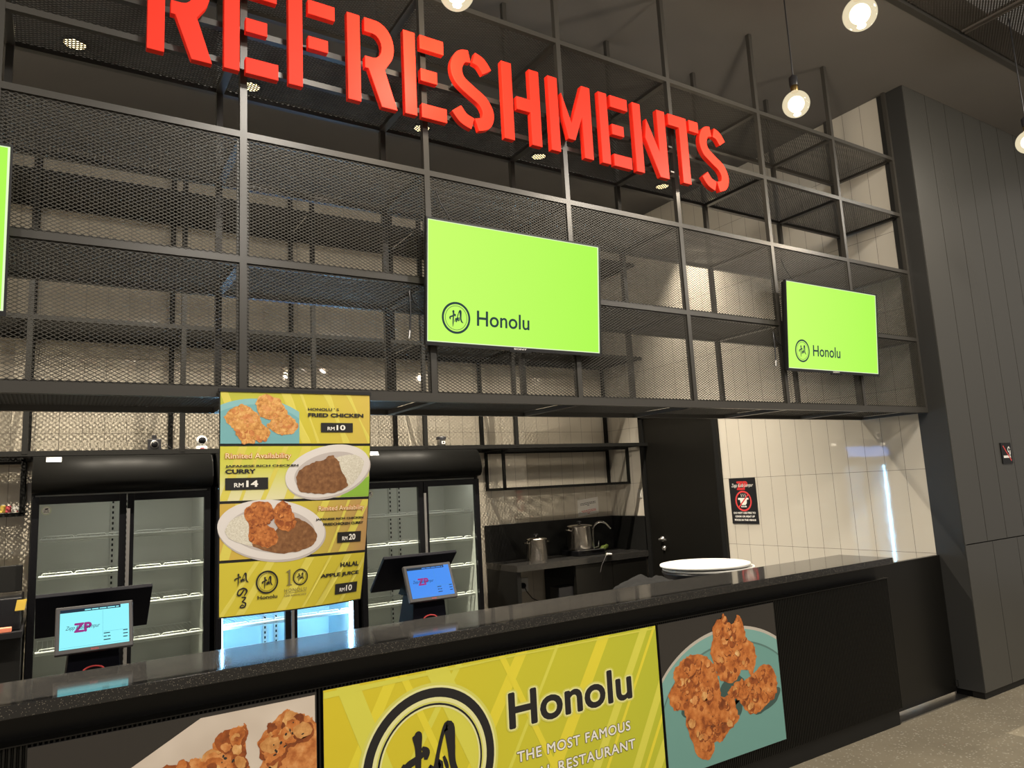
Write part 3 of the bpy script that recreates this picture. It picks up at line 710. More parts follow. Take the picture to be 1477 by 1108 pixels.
schick([(.15, .555), (.20, .51), (.28, .505), (.33, .535), (.33, .58), (.28, .60), (.35, .64), (.36, .68), (.31, .71), (.24, .70), (.18, .67), (.18, .61)], 9, 3.4, 'print_chicken_red', .003)
schick([(.33, .545), (.38, .505), (.43, .525), (.46, .57), (.48, .61), (.44, .64), (.38, .635), (.34, .60)], 10, 3.7, 'print_chicken_red', .003)
rim('Rimited Availability', .630, .965, .565, .024)
mtext('JAPANESE RICH CHICKEN', .612, .962, .605, .0105, bold=.045); mtext('FRIEDCHICKEN CURRY', .665, .962, .628, .0105, bold=.045)
price(.770, .950, .662, .712, '20')
mtext('HALAL', .802, .948, .828, .0185, bold=.045); mtext('APPLE JUICE', .655, .955, .874, .0185, bold=.045); price(.770, .950, .905, .955, '10')
for i_, s_ in enumerate(SAIL): stroke(b, [(sx(.135) + x * .032, tz(.840) + z * .030, w * .040) for x, z, w in s_], mm, 3.2 + .03 * i_, 'ink')
for q in ([(.152, .886, .004), (.128, .908, .006), (.112, .904, .005), (.122, .886, .004), (.150, .880, .005), (.168, .892, .006), (.152, .912, .003)], [(.136, .918, .003), (.160, .920, .005), (.140, .938, .004)], [(.140, .938, .003), (.160, .944, .005), (.154, .960, .005), (.128, .960, .004), (.140, .950, .004), (.150, .955, .003)]):
    stroke(b, [(sx(x), tz(t), w) for x, t, w in q], mm, 3.2, 'ink')
emblem(b, sx(.293), tz(.862), .041, mm, 3.2, 'ink'); put_text(b, 'Honolu', sx(.233), tz(.935), sx(.125), .0135, mm, 3.2, 'ink', bold=.02)
poly(b, [(sx(.42), tz(.886)), (sx(.455), tz(.886)), (sx(.455), tz(.883)), (sx(.443), tz(.881)), (sx(.443), tz(.816)), (sx(.437), tz(.816)), (sx(.418), tz(.824)), (sx(.418), tz(.828)), (sx(.431), tz(.826)), (sx(.431), tz(.881)), (sx(.42), tz(.883))], mm, 3.2, 'grey_ink'); emblem(b, sx(.512), tz(.853), .030, mm, 3.2, 'ink')
put_text(b, 'HONOLU', sx(.405), tz(.915), sx(.15), .012, mm, 3.2, 'grey_ink', space=1.3); gridq(b, sx(.405), tz(.920), sx(.555), tz(.9185), mm, 3.2, 'grey_ink', 3, 1)
put_text(b, '10th anniversary', sx(.405), tz(.938), sx(.15), .011, mm, 3.2, 'grey_ink')
mn = thing('menu_board', 'yellow hanging menu sheet with dishes and prices, lower corner curling back', 'menu', (.2, -.03, 1.9))
b.build('printed_sheet', mn)
b = MB().mat('black_plastic').box(MX - .002, -.044, MZ - .006, MX + MW + .002, -.026, MZ + .006); b.box(MX + .06, -.03, MZ - .01, MX + .08, -.014, MZ + .004); b.box(MX + .5, -.03, MZ - .01, MX + .52, -.014, MZ + .004)
b.build('hanging_rail', mn)

# ================================================================== POS TERMINALS
def pos(name, label, x0, x1, scr, zt):
    cx = (x0 + x1) / 2
    t = thing(name, label, 'terminal', (cx, .45, .845), 'till terminals behind the counter')
    # stand
    b = MB().mat('navy_plastic')
    b.hexa([(cx + sx_ * w_, y, z) for z, w_, ya, yb in ((.853, .098, .37, .57), (1.10, .078, .375, .50)) for sx_, y in ((-1, ya), (1, ya), (1, yb), (-1, yb))])
    b.box(cx - .11, .36, .845, cx + .11, .60, .856); b.build('stand', t, bevel=.004)
    b = MB().mat('gasket_red'); ring = []
    for i in range(29):
        a = 2 * pi * i / 28; ring.append((cx + .028 * cos(a) * (1.25 if abs(cos(a)) > .3 else 1.2), .3705, .990 + .019 * sin(a)))
    b.tube(ring, .0035, 6, cap=False); b.mat('black_gloss').prism([(.026 * cos(2 * pi * i / 20) * 1.2, .017 * sin(2 * pi * i / 20)) for i in range(20)], lambda u, v: (cx + u, .3695, .990 + v), lambda u, v: (cx + u, .374, .990 + v))
    b.build('emblem', t)
    # staff screen leaning towards the customer, seen from behind
    b = MB().mat('navy_plastic')
    xa, xb = x0 - .065, x1 + .075
    n = Vector((0, .185, .175)).normalized() * .012
    q = [Vector(p) for p in ((xa, .640, zt - .135), (xb, .640, zt - .135), (xb, .455, zt + .035), (xa, .455, zt + .035))]
    b.hexa(q + [p + Vector((0, .012, .013)) for p in q]); b.build('staff_display', t, bevel=.002)
    b = MB().mat('navy_plastic'); b.hexa([(cx + a, y, z) for z in (1.09, 1.2) for a, y in ((-.06, .40), (.06, .40), (.06, .60 - (z - 1.09) * 1.0), (-.06, .60 - (z - 1.09) * 1.0))]); b.build('hinge_housing', t)
    # customer screen
    a_ = .43
    c = Vector((cx, .352, zt - .078))
    def sm(u, v, nn): return (c.x + u, c.y + v * sin(a_) - nn * cos(a_), c.z + v * cos(a_) + nn * sin(a_))
    TXL[sm] = .0008
    w, h = (x1 - x0) / 2, .0865
    b = MB().mat('bezel_grey'); b.hexa([sm(u, v, nn) for nn in (-.02, 0) for u, v in ((-w, -h), (w, -h), (w, h), (-w, h))])
    put_text(b, 'imin', -.012, -h + .005, .024, .007, sm, .0008, 'gasket_red', bold=.02)
    b.build('customer_display', t, bevel=.003)
    b = MB(); iw, ih, io = w - .014, h - .016, .002
    gridq(b, -iw, -ih, iw, ih + .004, sm, .001, 'pos_' + scr)
    gridq(b, -iw, ih - .008, iw * .75, ih + .004, sm, .0014, 'pos_dark'); dashes(b, -iw * .3, ih - .005, iw * 1.0, .004, sm, .0018, 'pos_' + scr, 5)
    gridq(b, iw * .22, -ih + .03, iw * .225, ih - .012, sm, .0014, 'pos_line'); gridq(b, -iw, -ih + .006, iw * .98, -ih + .0066, sm, .0014, 'pos_line'); gridq(b, iw * .25, -ih * .30, iw * .96, -ih * .31, sm, .0014, 'pos_line')
    for i in range(3): dashes(b, iw * .25, -ih * (.42 + .17 * i), iw * .2, .0035, sm, .0016, 'pos_dark', i); dashes(b, iw * .82, -ih * (.38 + .17 * i), iw * .14, .0035, sm, .0016, 'pos_dark', i + 9)
    zlogo(b, -iw * .35, .004, iw * .98, lambda u, v, l: sm(u, v, .0014 + l * .0003), 0, 'pos_magenta', 'pos_dark')
    b.build('screen', t); return t
pos('till_terminal', 'till terminal with a bright cyan customer screen in front of the left fridge', -.570, -.320, 'cyan', 1.228)
pos('till_terminal', 'till terminal with a blue customer screen just right of the menu sheet', .800, 1.045, 'blue', 1.240)

# ================================================================== FRIDGES
def fridge(x0, x1, label, lit=False):
    yf, yb = 2.88, 3.56; xm = (x0 + x1) / 2 + .005; top = 1.945
    t = thing('refrigerator', label, 'fridge', (xm, 3.2, 0), 'glass-door drink fridges along the back wall')
    g = 'fridge_lit_tint' if lit else 'fridge_grey'
    b = MB().mat('black_matt')
    b.box(x0, yf + .03, .08, x0 + .02, yb, top - .01); b.box(x1 - .02, yf + .03, .08, x1, yb, top - .01); b.box(x0 + .02, yb - .02, .08, x1 - .02, yb, top - .01); b.box(x0 + .02, yf + .03, .08, x1 - .02, yb - .02, .16); b.box(x0 + .02, yf + .03, 1.69, x1 - .02, yb - .02, top - .01)
    b.box(x0 + .03, yf + .08, 0, x1 - .03, yb - .05, .08)
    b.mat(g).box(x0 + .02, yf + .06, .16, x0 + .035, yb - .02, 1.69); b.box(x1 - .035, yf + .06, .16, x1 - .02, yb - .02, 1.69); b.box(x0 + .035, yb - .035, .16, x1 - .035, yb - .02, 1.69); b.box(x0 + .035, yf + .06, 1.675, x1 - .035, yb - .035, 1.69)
    b.mat('white_plastic')
    for x in (xm - .06, xm + .03): b.box(x, yb - .05, .2, x + .03, yb - .035, 1.66)
    b.mat('black_matt')
    for x in (xm - .052, xm + .038):
        for i in range(36): b.box(x, yb - .0515, .22 + i * .04, x + .012, yb - .050, .24 + i * .04)
    b.build('cabinet', t)
    # canopy with a bulging curved front
    pr = [(yf + .02, 1.700), (yf - .030, 1.708), (yf - .055, 1.735), (yf - .062, 1.775), (yf - .055, 1.83), (yf - .032, 1.885), (yf + .0, 1.925), (yf + .035, top), (yf + .10, top + .002), (yf + .10, 1.70)]
    b = MB().mat('canopy_black'); b.prism(pr, lambda u, v: (x0, u, v), lambda u, v: (x1, u, v)); b.sm = [False, False] + [True] * (len(b.sm) - 2)
    b.build('canopy', t)
    if lit:
        b = MB().mat('added_blue_glow').prism([(yf - .058, 1.752), (yf - .0655, 1.775), (yf - .0585, 1.83), (yf - .0355, 1.885), (yf - .02, 1.88), (yf - .04, 1.775)], lambda u, v: (x0 + .09, u, v), lambda u, v: (x1 - .06, u, v)); b.build('added_glow_panel', t)  # unseen behind the menu, added to throw blue light up at the grid
    b = MB().mat('black_matt').prism([(yf + .02, 1.708), (yf - .022, 1.72), (yf - .05, 1.775), (yf - .026, 1.885), (yf + .04, top - .006), (yf + .09, 1.72)], lambda u, v: (x1, u, v), lambda u, v: (x1 + .006, u, v)); b.build('canopy_end_cap', t)
    b = MB().mat('white_ink'); b.hexa([(x, y, z) for y, z, dy in ((yf - .0195, 1.905, 0), (yf + .0065, 1.937, 0)) for x, y in ((x0 + .075, y), (x0 + .16, y), (x0 + .16, y + .003), (x0 + .075, y + .003))]); b.build('label', t)
    for k_, (a, c) in enumerate(((x0 + .004, xm - .003), (xm + .003, x1 - .004))):
        b = MB().mat('black_gloss'); d = .042; z0, z1 = .155, 1.678
        for q in ((a, z0, a + d, z1), (c - d, z0, c, z1), (a + d, z0, c - d, z0 + .05), (a + d, z1 - .05, c - d, z1)): b.box(q[0], yf, q[1], q[2], yf + .045, q[3])
        dr = b.build('door', t, bevel=.003)
        boxmb('door_glass', a + d - .004, yf + .016, z0 + .045, c - d + .004, yf + .0195, z1 - .045).build('glass_pane', dr)
        if k_: boxmb('handle_silver', a - .004, yf - .010, .20, a + .016, yf - .0005, 1.575).build('door_handle', dr)
        for z in (1.395, 1.155, .922, .675, .43):
            b = MB().mat('wire_white'); xa, xb = a + .045, c - .035
            if k_ == 0: xa = a + .05; xb = c - .01
            ya = yf + .10
            b.tube([(xa, ya, z), (xb, ya, z)], .009, 6); b.tube([(xa, yb - .06, z), (xb, yb - .06, z)], .0035, 6); b.tube([(xa, ya, z - .016), (xb, ya, z - .016)], .004, 6)
            n_ = 17
            for i in range(n_): xx = xa + .006 + (xb - xa - .012) * i / (n_ - 1); b.tube([(xx, ya, z - .0), (xx, yb - .06, z)], .0018, 4, cap=False)
            L = (xb - xa) / 2.6; s_ = xa + .012
            while s_ < xb - .03:
                e = min(s_ + L, xb - .006)
                b.tube([(s_, ya, z), (s_ + .014, ya - .002, z + .020), (e - .014, ya - .002, z + .020), (e, ya, z)], .0042, 5); s_ = e + .002
            b.build('wire_shelf', t)
    def fm(x, z, l): return (x, yf + .0155 - l * .0006, z)
    b = MB(); cx, cz = x0 + .085, 1.588
    poly(b, ell(cx, cz, .030, .030, 0, 36), fm, 0, 'white_ink'); annulus(b, cx, cz, .025, .027, fm, .5, 'menu_green'); poly(b, ell(cx + .002, cz + .010, .011, .005, .2, 14), fm, .6, 'ink'); dashes(b, cx - .013, cz - .004, .028, .004, fm, .6, 'ink', 3); dashes(b, cx - .015, cz - .013, .032, .0028, fm, .6, 'ink', 4)
    b.build('sticker', t)
    if not lit:      # weak fill lamp hidden behind the door header, added to brighten the shelves
        la = bpy.data.lights.new('added_fridge_fill', 'AREA'); la.shape = 'RECTANGLE'; la.size = x1 - x0 - .2; la.size_y = .03; la.energy = .8; la.color = (1, .97, .88)
        lo = bpy.data.objects.new('added_fill_lamp', la); COL.objects.link(lo); lo.location = (xm, 2.955, 1.662); lo.rotation_euler = (.5, 0, 0)
    if lit:
        for x in (x0 + .042, x1 - .052):
            boxmb('led_cold', x - .008, yf + .050, .2, x + .018, yf + .060, 1.66).build('light_strip', t)
    return t
fridge(-.715, .385, 'double glass-door fridge at the left, unlit, behind the cyan till screen')
fridge(.418, 1.492, 'lit double glass-door fridge glowing blue behind the menu sheet', True)
fridge(1.525, 2.640, 'double glass-door fridge right of the menu sheet, unlit, next to the stove bench')

# ================================================================== WALL RACK
rk = thing('shelf_rack', 'black tube rack with mesh shelves hung along the tiled back wall', 'rack', (1.2, 3.3, 1.97))
RX = [-1.74, -.765, .195, 1.175, 2.16, 3.11]; ry0, ry1 = 2.96, 3.617; r_ = .017
for x in RX:
    for y in (ry0, ry1): boxmb('rack_steel', x - r_, y - r_, 1.965, x + r_, y + r_, CEIL).build('post', rk)
boxmb('rack_steel', 4.735, ry1 - r_, 1.965, 4.768, ry1 + r_, CEIL).build('post', rk)
for z in (1.968, 2.90, 3.95):
    for y in (ry0, ry1): boxmb('rack_steel', -2.3, y - r_ * .9, z - r_, 4.768, y + r_ * .9, z + r_).build('rail', rk)
    for x in RX + [4.75]: boxmb('rack_steel', x - r_ * .8, ry0 + r_, z - r_ * .8, x + r_ * .8, ry1 - r_, z + r_ * .8).build('cross_bar', rk)
shp = proto(shelf_panel(.94, ry1 - ry0 - .03, 'rack_mesh', .030, .017, .0046, .0035), 'mesh_shelf'); shl = proto(shelf_panel(1.625, ry1 - ry0 - .03, 'rack_mesh', .030, .017, .0046, .0035), 'mesh_shelf')
for z in (1.968, 2.90, 3.95):
    for x in RX[:-1]: place_copy(shp, (x + r_ - 1.2, ry0 + .015 - 3.3, z + .012 - 1.97), rk)
    place_copy(shl, (RX[-1] + r_ - 1.2, ry0 + .015 - 3.3, z + .012 - 1.97), rk)
def hang_box(xa, xb, posts, nm):
    b = MB().mat('rack_steel'); y0, y1, z0, z1 = 3.28, 3.618, 1.572, 1.95; q = .013
    for x in posts:
        for y in (y0, y1): b.box(x - q, y - q, z0, x + q, y + q, z1)
        b.box(x - q, y0 + q, z0 - q, x + q, y1 - q, z0 + q)
    for y in (y0, y1): b.box(xa - q, y - q, z0 - q, xb + q, y + q, z0 + q); b.box(xa - q, y - q, z1 - q, xb + q, y + q, z1 + q)
    lattice(b.mat('mesh'), xb - xa, y1 - y0, .03, .015, .004, .002, lambda u, v, n: (xa + u, y0 + v, z0 + n))
    b.build(nm, rk)
hang_box(3.15, 4.752, (3.15, 4.752), 'hanging_shelf'); hang_box(-2.3, -.778, (-1.74, -.778), 'hanging_shelf')

# things on the rack
sz = 1.986
t = thing('webcam', 'small black square camera box on the rack above the left fridge', 'camera', (.022, 3.06, sz))
MB().mat('black_plastic').box(-.022, 3.05, sz, .066, 3.10, sz + .082).build('body', t, bevel=.004)
MB().mat('black_plastic').box(.005, 3.055, sz + .083, .035, 3.09, sz + .112).build('clip', t)
MB().mat('brushed').lathe([(.030, 0), (.030, .003), (.024, .004)], (.022, 3.05, sz + .042), 24, Matrix.Rotation(pi / 2, 3, 'X')).build('face_plate', t)
MB().mat('black_gloss').lathe([(.022, 0), (.022, .012), (.014, .016), (.0001, .016)], (.022, 3.0455, sz + .042), 24, Matrix.Rotation(pi / 2, 3, 'X')).build('lens', t)
t = thing('security_camera', 'white dome security camera on the rack, left of the menu sheet', 'camera', (.343, 3.06, sz))
MB().mat('white_plastic').lathe([(.043, 0), (.043, .018), (.036, .026), (.02, .030)], (.343, 3.06, sz), 28).build('base', t)
ob = MB().mat('white_plastic').lathe([(.0001 + .040 * sin(pi * i / 16), .066 - .040 * cos(pi * i / 16)) for i in range(17)], (.343, 3.06, sz), 28).build('head', t)
MB().mat('black_gloss').lathe([(.026, .026), (.026, .034), (.018, .0405), (.0001, .0412)], (.343, 3.06, sz + .068), 24, Matrix.Rotation(pi / 2, 3, 'X')).build('lens', t)
MB().mat('pink').box(.330, 3.0155, sz + .006, .356, 3.0175, sz + .015).build('status_light', t)
t = thing('jar', 'small grey jar with a black lid on the rack above the right-hand fridge', 'jar', (2.375, 3.08, sz))
MB().mat('brushed').lathe([(.036, 0), (.038, .005), (.038, .060)], (2.375, 3.08, sz), 24).build('body', t)
MB().mat('black_plastic').lathe([(.044, .0605), (.044, .085), (.040, .088)], (2.375, 3.08, sz), 24).build('lid', t)
def fjm(x, z, l): return (x, 3.041 - l * .0005, z)
b = MB(); gridq(b, 2.36, sz + .02, 2.395, sz + .045, fjm, 0, 'paper'); gridq(b, 2.37, sz + .026, 2.385, sz + .040, fjm, 1, 'ink'); b.build('sticker', t)
t = MB().mat('black_plastic').tube([(.075, 3.09, sz + .03), (.10, 3.085, sz + .045), (.13, 3.08, sz + .02), (.15, 3.09, sz + .006), (.20, 3.10, sz + .02), (.24, 3.10, sz + .03), (.27, 3.09, sz + .006)], .003, 6).build('cable')
tag(t, 'thin black cable lying beside the square camera box', 'cable')
b = MB().mat('yellow_tag').box(-.905, 3.40, 1.588, -.874, 3.45, 1.640); b.mat('pink').box(-.8735, 3.40, 1.588, -.842, 3.45, 1.636)
tag(b.build('snack_box', bevel=.004), 'tiny yellow and red box on the hanging shelf at the left', 'box')
b = MB().mat('paper').box(-.836, 3.41, 1.588, -.792, 3.45, 1.634); b.mat('ink_red').box(-.810, 3.409, 1.590, -.800, 3.41, 1.60)
tag(b.build('carton', bevel=.003), 'pale little carton beside the yellow and red box', 'carton')

# ================================================================== STOVE BENCH
bn = thing('work_bench', 'black stone work bench with a sink against the back wall', 'bench', (3.9, 3.3, 0))
b = MB().mat('granite')
sx0, sx1, sy0, sy1 = 4.36, 4.72, 3.14, 3.46
for q in ((3.10, 3.045, sx0, 3.618), (sx1, 3.045, 4.768, 3.618), (sx0, 3.045, sx1, sy0), (sx0, sy1, sx1, 3.618)): b.box(q[0], q[1], .795, q[2], q[3], .853)
b.build('worktop', bn)
b = MB().mat('brushed')
for q in ((sx0, sy0, .66, sx0 + .006, sy1, .85), (sx1 - .006, sy0, .66, sx1, sy1, .85), (sx0, sy0, .66, sx1, sy0 + .006, .85), (sx0, sy1 - .006, .66, sx1, sy1, .85), (sx0, sy0, .655, sx1, sy1, .661)): b.box(*q)
b.build('sink_basin', bn)
b = boxmb('black_matt', 3.10, 3.604, .8535, 4.742, 3.634, 1.214); b.build('backsplash', bn)
boxmb('black_matt', 4.742, 3.05, .8535, 4.768, 3.634, 1.214).build('backsplash', bn)
boxmb('black_matt', 3.10, 3.06, 0, 3.145, 3.62, .7945).build('side_panel', bn)
b = boxmb('black_panel', 3.78, 3.075, .06, 4.72, 3.60, .65); b.mat('black_matt').box(3.78, 3.075, .65, 4.34, 3.60, .7945); b.build('cabinet', bn)
for xa, xb in ((3.785, 4.247), (4.253, 4.715)):
    boxmb('black_panel', xa, 3.056, .08, xb, 3.0745, .785).build('cabinet_door', bn)
def pot(x, y, z, r, h, label):
    t = thing('stock_pot', label, 'pot', (x, y, z), 'steel pots on the bench')
    MB().mat('steel_pot').lathe([(r * .97, 0), (r, .01), (r, h), (r * 1.03, h + .004), (r * .96, h + .004), (r * .96, h - .01), (r * .94, .012), (.0001, .011)], (x, y, z), 40).build('body', t)
    MB().mat('steel_pot').lathe([(r * 1.045, h + .005), (r * 1.04, h + .010), (r * .8, h + .020), (r * .3, h + .026), (.0001, h + .027)], (x, y, z), 40).build('lid', t)
    MB().mat('black_plastic').lathe([(.010, h + .026), (.010, h + .040), (.024, h + .046), (.022, h + .056), (.0001, h + .058)], (x, y, z), 20).build('lid_knob', t)
    for s_ in (-1, 1):
        MB().mat('steel_pot').tube([(x + s_ * r, y - .035, z + h * .86), (x + s_ * (r + .03), y - .03, z + h * .88), (x + s_ * (r + .03), y + .03, z + h * .88), (x + s_ * r, y + .035, z + h * .86)], .006, 8).build('handle', t)
pot(3.52, 3.33, .8535, .106, .200, 'shorter steel pot with black knob at the left end of the bench')
hob = thing('induction_hob', 'flat black electric hob under the taller steel pot', 'hob', (4.11, 3.36, .8535))
MB().mat('black_gloss').box(3.94, 3.20, .8535, 4.29, 3.50, .905).build('body', hob, bevel=.006)
MB().mat('brushed').box(3.98, 3.19, .9055, 4.27, 3.2205, .909).build('trim', hob)
pot(4.10, 3.37, .9055, .132, .235, 'taller steel pot standing on the black hob beside the tap')
t = thing('tap', 'tall chrome gooseneck tap over the sink', 'tap', (4.40, 3.53, .8535))
pth = [(4.40, 3.53, .865), (4.40, 3.53, 1.06)] + [(4.40 + .075 - .075 * cos(a), 3.53 - .05 * (1 - cos(a)), 1.06 + .105 * sin(a)) for a in [pi * i / 10 for i in range(1, 9)]] + [(4.56, 3.42, 1.085)]
MB().mat('chrome').tube(pth, .011, 10).build('spout', t)
MB().mat('chrome').lathe([(.024, 0), (.024, .006), (.018, .012), (.018, .05)], (4.40, 3.53, .8535), 20).build('base', t)
MB().mat('chrome').tube([(4.418, 3.52, .895), (4.45, 3.51, .90), (4.458, 3.51, .96)], .006, 8).build('lever', t)
b = MB().mat('brushed'); b.lathe([(.02, 0), (.02, .07), (.014, .075), (.008, .1)], (4.335, 3.52, .8535), 18); tag(b.build('soap_dispenser', bevel=0), 'small metal soap dispenser left of the chrome tap', 'dispenser')
b = MB().mat('green_thing'); b.smooth = True
Mr = Matrix.Rotation(.35, 3, 'Z') @ Matrix.Rotation(1.35, 3, 'Y')
b.lathe([(.0001, -.07), (.020, -.065), (.030, -.03), (.026, .0), (.020, .03), (.022, .055), (.014, .07), (.0001, .072)], (4.52, 3.50, .886), 14, Mr); tag(b.build('scouring_cloth'), 'crumpled green cloth behind the sink', 'cloth')
b = MB().mat('paper'); qn = [(4.294, 3.601, 1.250), (4.30, 3.637, 1.40), (4.575, 3.637, 1.432), (4.598, 3.601, 1.235)]
nt = MB(); 
def nm_(x, z, l): return (x, 3.638 - l * .0006, z + (x - 4.44) * .10)
gridq(nt, 4.297, 1.240, 4.588, 1.420, nm_, 1, 'paper', 3, 3)
for i, (xa, xb, z, mt) in enumerate(((4.335, 4.55, 1.372, 'ink'), (4.335, 4.55, 1.357, 'ink'), (4.43, 4.46, 1.342, 'ink'), (4.345, 4.55, 1.290, 'ink_red'), (4.36, 4.55, 1.276, 'ink_red'), (4.43, 4.47, 1.258, 'ink_red'))): dashes(nt, xa, z, xb - xa, .0065, nm_, 1.6, mt, i)
tag(nt.build('notice_sheet'), 'white paper notice taped above the black backsplash', 'notice')
t = thing('power_outlet', 'white wall socket with a black plug under the bench', 'outlet', (3.535, 3.63, .58))
boxmb('white_plastic', 3.475, 3.628, .52, 3.59, 3.6395, .655).build('plate', t, bevel=.003)
MB().mat('black_plastic').lathe([(.030, 0), (.030, .02), (.02, .035)], (3.52, 3.6275, .58), 20, Matrix.Rotation(pi / 2, 3, 'X')).build('plug', t)
MB().mat('black_plastic').tube([(3.52, 3.592, .575), (3.525, 3.57, .53), (3.56, 3.52, .46), (3.62, 3.45, .42), (3.70, 3.38, .43), (3.74, 3.32, .50), (3.765, 3.27, .56)], .005, 8).build('cord', t)
tag(boxmb('black_plastic', 3.60, 3.10, .46, 3.775, 3.25, .595).build('adapter_box', bevel=.004), 'small black box hanging on the cabinet side under the bench', 'box')
t = thing('white_plug', 'loose white plug dangling on a thin cord at the bench edge', 'plug', (4.27, 3.03, .84))
MB().mat('white_plastic').tube([(4.17, 3.033, .868), (4.23, 3.033, .862)], [.013, .010], 10).build('body', t)
MB().mat('bezel_grey').tube([(4.17, 3.033, .864), (4.14, 3.03, .83), (4.09, 3.028, .76), (4.07, 3.03, .70)], .003, 6).build('cord', t)
t = thing('light_switch', 'white light switch on the tiles left of the dark door', 'switch', (W, 3.14, 1.45))
boxmb('white_plastic', W - .010, 3.105, 1.405, W - .0005, 3.172, 1.495).build('plate', t, bevel=.002)
boxmb('paper', W - .013, 3.12, 1.425, W - .0101, 3.157, 1.475).build('rocker', t)

# ---------------- behind the counter
t = thing('equipment_stand', 'black machine with a flat panel on top at the far left edge', 'machine', (-.90, 2.85, 0))
boxmb('black_matt', -1.5, 2.62, 0, -.73, 3.3, .84).build('body', t)
boxmb('black_plastic', -1.5, 2.60, .8405, -.725, 3.3, .875).build('table_top', t)
MB().mat('black_gloss').hexa([(x, y, z) for z, ya in ((.8755, 2.66), (1.07, 2.72)) for x, y in ((-1.4, ya), (-.735, ya), (-.735, 3.1), (-1.4, 3.1))]).build('printer', t, bevel=.01)
boxmb('black_matt', -1.42, 2.93, 1.085, -.745, 2.96, 1.250).build('display', t, bevel=.004)
MB().mat('black_matt').box(-1.1, 2.93, 1.07, -1.0, 2.96, 1.085).build('display_foot', t)
b = MB().mat('yellow_tag').hexa([(x + (z - 1.0) * .15, y, z) for z in (.995, 1.058) for x, y in ((-.768, 2.64), (-.718, 2.65), (-.718, 2.652), (-.768, 2.642))]); tag(b.build('hang_tag'), 'yellow tag hanging on the black machine at the left edge', 'tag')
b = MB().mat('orange').box(-.87, 2.62, .8755, -.78, 2.655, .905); tag(b.build('receipt_roll', bevel=.004), 'small orange item on the black machine table at the left edge', 'item')
# crumpled bag
b = MB().mat('cloth'); nx, ny = 26, 18; vs = []
rnd = random.Random(5)
from mathutils import noise as mn_
for j in range(ny):
    for i in range(nx):
        u, v = i / (nx - 1), j / (ny - 1); e = max(0, 1 - (2 * u - 1) ** 4) * max(0, 1 - (2 * v - 1) ** 4)
        x = 2.16 + .54 * u; y = .36 + .34 * v
        n_ = mn_.noise((x * 7, y * 7, .3)) + .6 * abs(mn_.noise((x * 15, y * 13, 2.)))
        vs.append((x + .02 * mn_.noise((x * 9, y * 9, 5)), y, .8455 + e * (.125 + .055 * n_ + .05 * u)))
b.smooth = True; b.add(vs, [(j * nx + i, j * nx + i + 1, (j + 1) * nx + i + 1, (j + 1) * nx + i) for j in range(ny - 1) for i in range(nx - 1)])
b.add([(2.16, .36, .8455), (2.70, .36, .8455), (2.70, .70, .8455), (2.16, .70, .8455)], [(3, 2, 1, 0)])
tag(b.build('cloth_bag'), 'crumpled dark grey cloth bag lying behind the counter', 'bag')
t = thing('bin', 'dark round bin standing behind the counter under two white lids', 'bin', (2.98, .62, .845))
MB().mat('black_plastic').lathe([(.24, 0), (.275, .12), (.285, .135), (.285, .148), (.0001, .149)], (3.0, .53 + .06, .8455), 40).build('body', t)
for i, (z, r, dx, lb) in enumerate(((.997, .288, .015, 'lower of two white round lids stacked behind the counter'), (1.020, .283, -.012, 'upper of two white round lids stacked behind the counter'))):
    b = MB().mat('white_plastic').lathe([(r, 0), (r + .004, .004), (r + .003, .013), (r - .010, .0155), (r - .03, .012), (.0001, .012)], (3.0 + dx, .59, z), 48)
    tag(b.build('lid'), lb, 'lid', 'white round lids')
# ================================================================== SIGNS ON THE WALLS
def wm(y0):
    def f(u, v, l): return (W - .006 - l * .0006, y0 - u, v)
    return f
mp = wm(1.893); b = MB().mat('black_plastic').box(W - .006, 1.593, 1.148, W - .0005, 1.893, 1.562)
zlogo(b, .150, 1.492, .25, mp, .5, 'ink_red', 'white_ink')
annulus(b, .150, 1.352, .078, .093, mp, .6, 'gasket_red'); 
poly(b, [(.09, 1.352 + .028), (.21, 1.352 + .028), (.21, 1.352 + .012), (.19, 1.352 + .012), (.185, 1.352 - .022), (.17, 1.352 - .036), (.13, 1.352 - .036), (.115, 1.352 - .022), (.11, 1.352 + .012), (.09, 1.352 + .012)], mp, .6, 'white_ink')
for i in range(3):
    x = .128 + .022 * i; stroke(b, [(x, 1.39, .005), (x + .005, 1.40, .005), (x, 1.41, .005), (x + .004, 1.418, .004)], mp, .6, 'white_ink'); poly(b, [(x - .011, 1.296), (x + .011, 1.296), (x, 1.313)], mp, .6, 'white_ink')
poly(b, [(.088, 1.300), (.098, 1.292), (.212, 1.404), (.202, 1.412)], mp, 1.2, 'gasket_red')
for s_, xa, xb, z in (('DO NOT USE FIRE TO', .025, .275, 1.236), ('COOK OR HEAT UP', .04, .262, 1.204), ('FOOD IN THE VENUE', .03, .272, 1.172)): put_text(b, s_, xa, z, xb - xa, .017, mp, .6, 'white_ink', bold=.04)
tag(b.build('fire_notice'), 'black no-fire notice with a crossed-out pot on the cream tiles', 'sign')
def hm(x, z, l): return (x, -.1475 - l * .0006, z)
b = MB().mat('black_gloss').box(5.470, -.1475, 1.568, 5.628, -.1405, 1.727)
gridq(b, 5.492, 1.612, 5.575, 1.630, hm, .5, 'white_ink'); gridq(b, 5.580, 1.612, 5.590, 1.630, hm, .5, 'white_ink'); gridq(b, 5.593, 1.612, 5.602, 1.630, hm, .5, 'white_ink')
